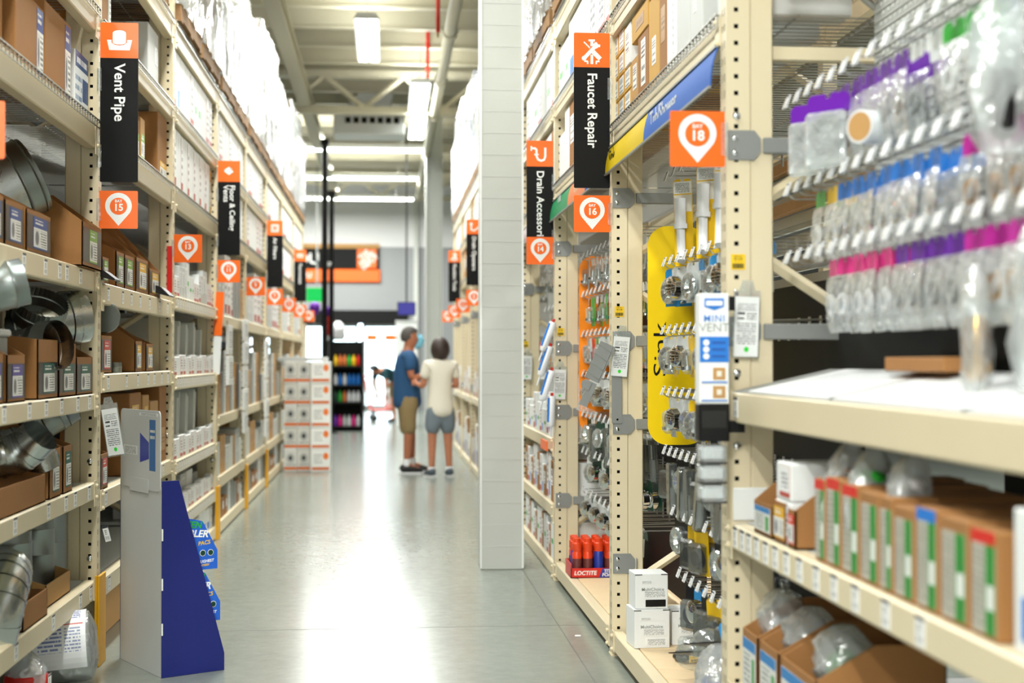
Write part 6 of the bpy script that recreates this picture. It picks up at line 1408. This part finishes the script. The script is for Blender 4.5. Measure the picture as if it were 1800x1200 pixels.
# ---- man in navy polo, standing, turned to the right (+x), head bent to what the woman holds
def hair_cap(c, rx, ry, rz, mat, fwd=(1, 0), keep=.15, low=-.4):
    """rounded cap of hair around a head; the side along fwd is cut back from the face"""
    b = MB(); k = b.m(mat); n, m = 12, 24; rows = []
    for i in range(n+1):
        t = math.pi*i/n; rows.append(list(range(len(b.v), len(b.v)+m)))
        for j in range(m):
            a = 2*math.pi*j/m; x, y, z = math.sin(t)*math.cos(a), math.sin(t)*math.sin(a), math.cos(t)
            f = x*fwd[0]+y*fwd[1]; q = 1.0
            if f > keep and z < .45: q = .80
            zz = max(z, low) if f < keep else max(z, -.1)
            b.v.append((c[0]+x*rx*q, c[1]+y*ry*q, c[2]+zz*rz))
    for A, B in zip(rows, rows[1:]): b.join(A, B, k)
    return S('hair', b.mesh('hair', 70))
def man():
    n = {'pel': (0, 0, .92, .11, .10), 'wst': (-.01, 0, 1.08, .105, .095), 'chs': (-.005, 0, 1.28, .11, .095), 'shc': (0, 0, 1.43, .075, .075), 'nk': (.015, 0, 1.50, .058), 'jaw': (.055, 0, 1.565, .072, .066), 'hd': (.045, 0, 1.635, .098, .08), 'top': (.03, 0, 1.69, .075, .066), 'nose': (.15, 0, 1.60, .012)}
    e = chain('pel', 'wst', 'chs', 'shc', 'nk', 'jaw', 'hd', 'top')+[('jaw', 'nose')]
    for s, q in (('R', -1), ('L', 1)):
        fx = -.02 if s == 'R' else .07
        n.update({s+'sh': (0, q*.18, 1.39, .050), s+'el': (.02, q*.235, 1.13, .048), s+'wr': (.25, q*.17, 1.17, .030), s+'hp': (0, q*.09, .84, .085), s+'kn': (fx*.6+.015, q*.10, .49, .062), s+'an': (fx, q*.105, .10, .042), s+'to': (fx+.17, q*.12, .035, .034)})
        e += [('shc', s+'sh')]+chain(s+'sh', s+'el', s+'wr')+[('pel', s+'hp')]+chain(s+'hp', s+'kn', s+'an', s+'to')
        add_hand(n, e, s+'wr', n[s+'wr'][:3], (.9, -q*.15, .12), (0, 0, 1), q)
    body = skin('body', n, e, 'skin2')
    kids = []
    sh = {'hem': (0, 0, .74, .195, .18), 'pel': (0, 0, .88, .188, .165), 'wst': (-.012, 0, 1.06, .172, .148), 'chs': (-.005, 0, 1.28, .176, .142), 'shc': (0, 0, 1.42, .11, .105), 'col': (.012, 0, 1.475, .066)}; se = chain('hem', 'pel', 'wst', 'chs', 'shc', 'col')
    for s, q in (('R', -1), ('L', 1)): sh.update({s+'sh': (0, q*.185, 1.40, .078), s+'m': (.012, q*.222, 1.20, .072)}); se += [('shc', s+'sh'), (s+'sh', s+'m')]
    kids.append(S('polo_shirt', skin('polo_shirt', sh, se, 'navy')))
    so = {'w': (0, 0, 1.0, .165, .145), 'pel': (0, 0, .88, .175, .16)}; se = [('w', 'pel')]
    for s, q in (('R', -1), ('L', 1)): so.update({s+'h': (.0, q*.085, .74, .105), s+'k': (.01, q*.095, .44, .095)}); se += [('pel', s+'h'), (s+'h', s+'k')]
    kids.append(S('shorts', skin('shorts', so, se, 'khaki')))
    for q, fx in ((-1, -.02), (1, .07)):
        y = q*.108
        kids.append(mk('shoe', lambda b: b.sweep([(fx-.075, y, .045), (fx-.05, y, .062), (fx+.02, y, .062), (fx+.11, y*1.05, .045), (fx+.19, y*1.1, .036)], [.030, .052, .054, .046, .026], 12, 'shoe'), 60, [mk('shoe_sole', lambda b: b.prism([(fx-.09, y-.04), (fx+.16, y-.05), (fx+.215, y), (fx+.16, y+.05), (fx-.09, y+.04)], 'z', 0, .02, 'frost'))]))
        kids.append(mk('sock', lambda b: b.lathe([(.047, .07), (.047, .17), (.044, .175)], 'frost', 12, (fx, q*.105, 0)), 60))
    kids.append(hair_cap((.028, 0, 1.632), .112, .090, .118, 'hairg', (1, 0), .35, -.55))
    kids.append(mk('face_mask', lambda b: b.sweep([(.09, 0, 1.615), (.14, 0, 1.60), (.155, 0, 1.57), (.135, 0, 1.53), (.09, 0, 1.51)], [.05, .056, .054, .05, .044], 12, 'mask'), 60, [mk('ear_loop', lambda b: b.sweep([(.11, q*.055, 1.60), (.03, q*.083, 1.61), (.11, q*.05, 1.54)], .003, 5, 'frost')) for q in (-1, 1)]))
    face(kids, (.05, 0, 1.635), (1, 0, 0))
    return S('person', body, kids)
MX, MY = XY(716, 17.0), 17.0
spawn(man(), (MX, MY, .001), (0, 0, R(6)), label='man in navy polo, khaki shorts and blue mask looking down at his hands', cat='person')
def woman():
    n = {'pel': (0, 0, .86, .10, .09), 'wst': (0, .005, 1.0, .085, .075), 'chs': (0, 0, 1.18, .095, .08), 'shc': (0, 0, 1.32, .065, .065), 'nk': (0, .01, 1.385, .046), 'jaw': (0, .04, 1.44, .066, .062), 'hd': (0, .03, 1.505, .078, .092), 'top': (0, .02, 1.555, .062, .07), 'nose': (-.02, .135, 1.475, .011)}
    e = chain('pel', 'wst', 'chs', 'shc', 'nk', 'jaw', 'hd', 'top')+[('jaw', 'nose')]
    for s, q in (('R', 1), ('L', -1)):
        n.update({s+'sh': (q*.15, 0, 1.28, .040), s+'el': (q*.20, .0 if s == 'R' else .03, 1.04, .040), s+'wr': (q*.12 if s == 'R' else -.22, .21, 1.07, .026), s+'hp': (q*.085, 0, .78, .078), s+'kn': (q*.095, .01, .45, .055), s+'an': (q*.105, -.01, .09, .037), s+'to': (q*.13, .14, .03, .03)})
        e += [('shc', s+'sh')]+chain(s+'sh', s+'el', s+'wr')+[('pel', s+'hp')]+chain(s+'hp', s+'kn', s+'an', s+'to')
        add_hand(n, e, s+'wr', n[s+'wr'][:3], (-.3, .9, .1), (0, 0, 1), -q, .92)
    body = skin('body', n, e, 'skin')
    kids = []
    sh = {'hem': (0, 0, .66, .185, .16), 'pel': (0, 0, .80, .175, .145), 'wst': (0, .005, .99, .142, .12), 'chs': (0, 0, 1.18, .152, .118), 'shc': (0, 0, 1.315, .095, .092), 'col': (0, .005, 1.36, .055)}; se = chain('hem', 'pel', 'wst', 'chs', 'shc', 'col')
    for s, q in (('R', 1), ('L', -1)): sh.update({s+'sh': (q*.155, 0, 1.29, .068), s+'m': (q*.192, .005, 1.12, .060)}); se += [('shc', s+'sh'), (s+'sh', s+'m')]
    kids.append(S('t_shirt', skin('t_shirt', sh, se, 'cream')))
    so = {'w': (0, 0, .93, .15, .13), 'pel': (0, 0, .80, .16, .14)}; se = [('w', 'pel')]
    for s, q in (('R', 1), ('L', -1)): so.update({s+'h': (q*.085, 0, .66, .10), s+'k': (q*.10, .005, .47, .098)}); se += [('pel', s+'h'), (s+'h', s+'k')]
    kids.append(S('shorts', skin('shorts', so, se, 'denim')))
    for q in (-1, 1):
        kids.append(mk('shoe', lambda b: b.sweep([(q*.105, -.075, .04), (q*.105, -.045, .055), (q*.11, .02, .052), (q*.12, .10, .04), (q*.13, .17, .03)], [.026, .045, .046, .040, .022], 12, 'shoe2'), 60, [mk('shoe_sole', lambda b: b.prism([(q*.105-.036, -.085), (q*.105+.036, -.085), (q*.12+.045, .11), (q*.13, .185), (q*.12-.045, .11)], 'z', 0, .018, 'frost'))]))
        kids.append(mk('sock', lambda b: b.lathe([(.042, .06), (.042, .11), (.039, .115)], 'frost', 12, (q*.105, -.01, 0)), 60))
    kids.append(hair_cap((0, .005, 1.47), .112, .122, .145, 'hairb', (-.15, 1), .45, -.95))
    face(kids, (0, .035, 1.505), (-.15, 1, 0), .95)
    return S('person', body, kids)
WX, WY = XY(774, 16.45), 16.45
spawn(woman(), (WX, WY, .001), (0, 0, R(14)), label='woman in cream t-shirt and grey shorts seen from behind, dark bobbed hair', cat='person')
spawn(mk('small_package', lambda b: b.box(-.035, .035, -.05, .05, -.07, .07, 'offw', ch=.006), kids=[mk('package_print', lambda b: b.label('-y', (0, -.05, .02), .06, .06, 'lab_bar'))]), (MX+.35, MY-.1, 1.2), label='small white package held by the man in navy', cat='package')
def bent():
    n = {'pel': (0, 0, .90, .10, .09), 'wst': (-.14, 0, 1.0, .10, .085), 'chs': (-.32, 0, 1.08, .11, .09), 'shc': (-.45, 0, 1.12, .07, .07), 'nk': (-.51, 0, 1.13, .052), 'hd': (-.60, 0, 1.14, .085, .078), 'top': (-.66, 0, 1.14, .065), 'nose': (-.62, 0, 1.04, .011)}
    e = chain('pel', 'wst', 'chs', 'shc', 'nk', 'hd', 'top')+[('hd', 'nose')]
    for s, q in (('R', -1), ('L', 1)):
        n.update({s+'sh': (-.43, q*.17, 1.10, .056), s+'el': (-.44, q*.22, .86, .042), s+'wr': (-.40, q*.17, .64, .028), s+'hp': (.0, q*.09, .84, .098), s+'kn': (-.02, q*.10, .48, .06), s+'an': (.03, q*.10, .09, .04), s+'to': (-.12, q*.11, .032, .032)})
        e += [('shc', s+'sh')]+chain(s+'sh', s+'el', s+'wr')+[('pel', s+'hp')]+chain(s+'hp', s+'kn', s+'an', s+'to'); add_hand(n, e, s+'wr', n[s+'wr'][:3], (.1, 0, -1), (-1, 0, 0), q)
    kids = []
    sh = {'pel': (.0, 0, .94, .155, .135), 'wst': (-.14, 0, 1.01, .156, .132), 'chs': (-.32, 0, 1.09, .164, .134), 'shc': (-.44, 0, 1.12, .10, .10)}; se = chain('pel', 'wst', 'chs', 'shc')
    for s, q in (('R', -1), ('L', 1)): sh.update({s+'sh': (-.43, q*.17, 1.10, .072), s+'m': (-.44, q*.21, .92, .064)}); se += [('shc', s+'sh'), (s+'sh', s+'m')]
    kids.append(S('shirt', skin('shirt', sh, se, 'teal')))
    so = {'pel': (0, 0, .88, .155, .135)}; se = []
    for s, q in (('R', -1), ('L', 1)): so.update({s+'h': (0, q*.092, .78, .118), s+'k': (-.01, q*.10, .50, .09)}); se += [('pel', s+'h'), (s+'h', s+'k')]
    kids.append(S('shorts', skin('shorts', so, se, 'khaki')))
    for q in (-1, 1): kids.append(mk('shoe', lambda b: b.sweep([(.11, q*.1, .04), (.07, q*.1, .055), (0, q*.105, .052), (-.09, q*.11, .04), (-.16, q*.115, .03)], [.026, .046, .048, .042, .024], 10, 'shoe'), 60))
    kids.append(hair_cap((-.61, 0, 1.155), .115, .092, .09, 'shoe', (-.5, 0), .8, -.3))
    return S('person', skin('body', n, e, 'skin'), kids)
BY = 30.6
spawn(bent(), (XY(697, BY), BY, .001), (0, 0, R(38)), label='person in dark teal shirt bending over before the entrance doors', cat='person')
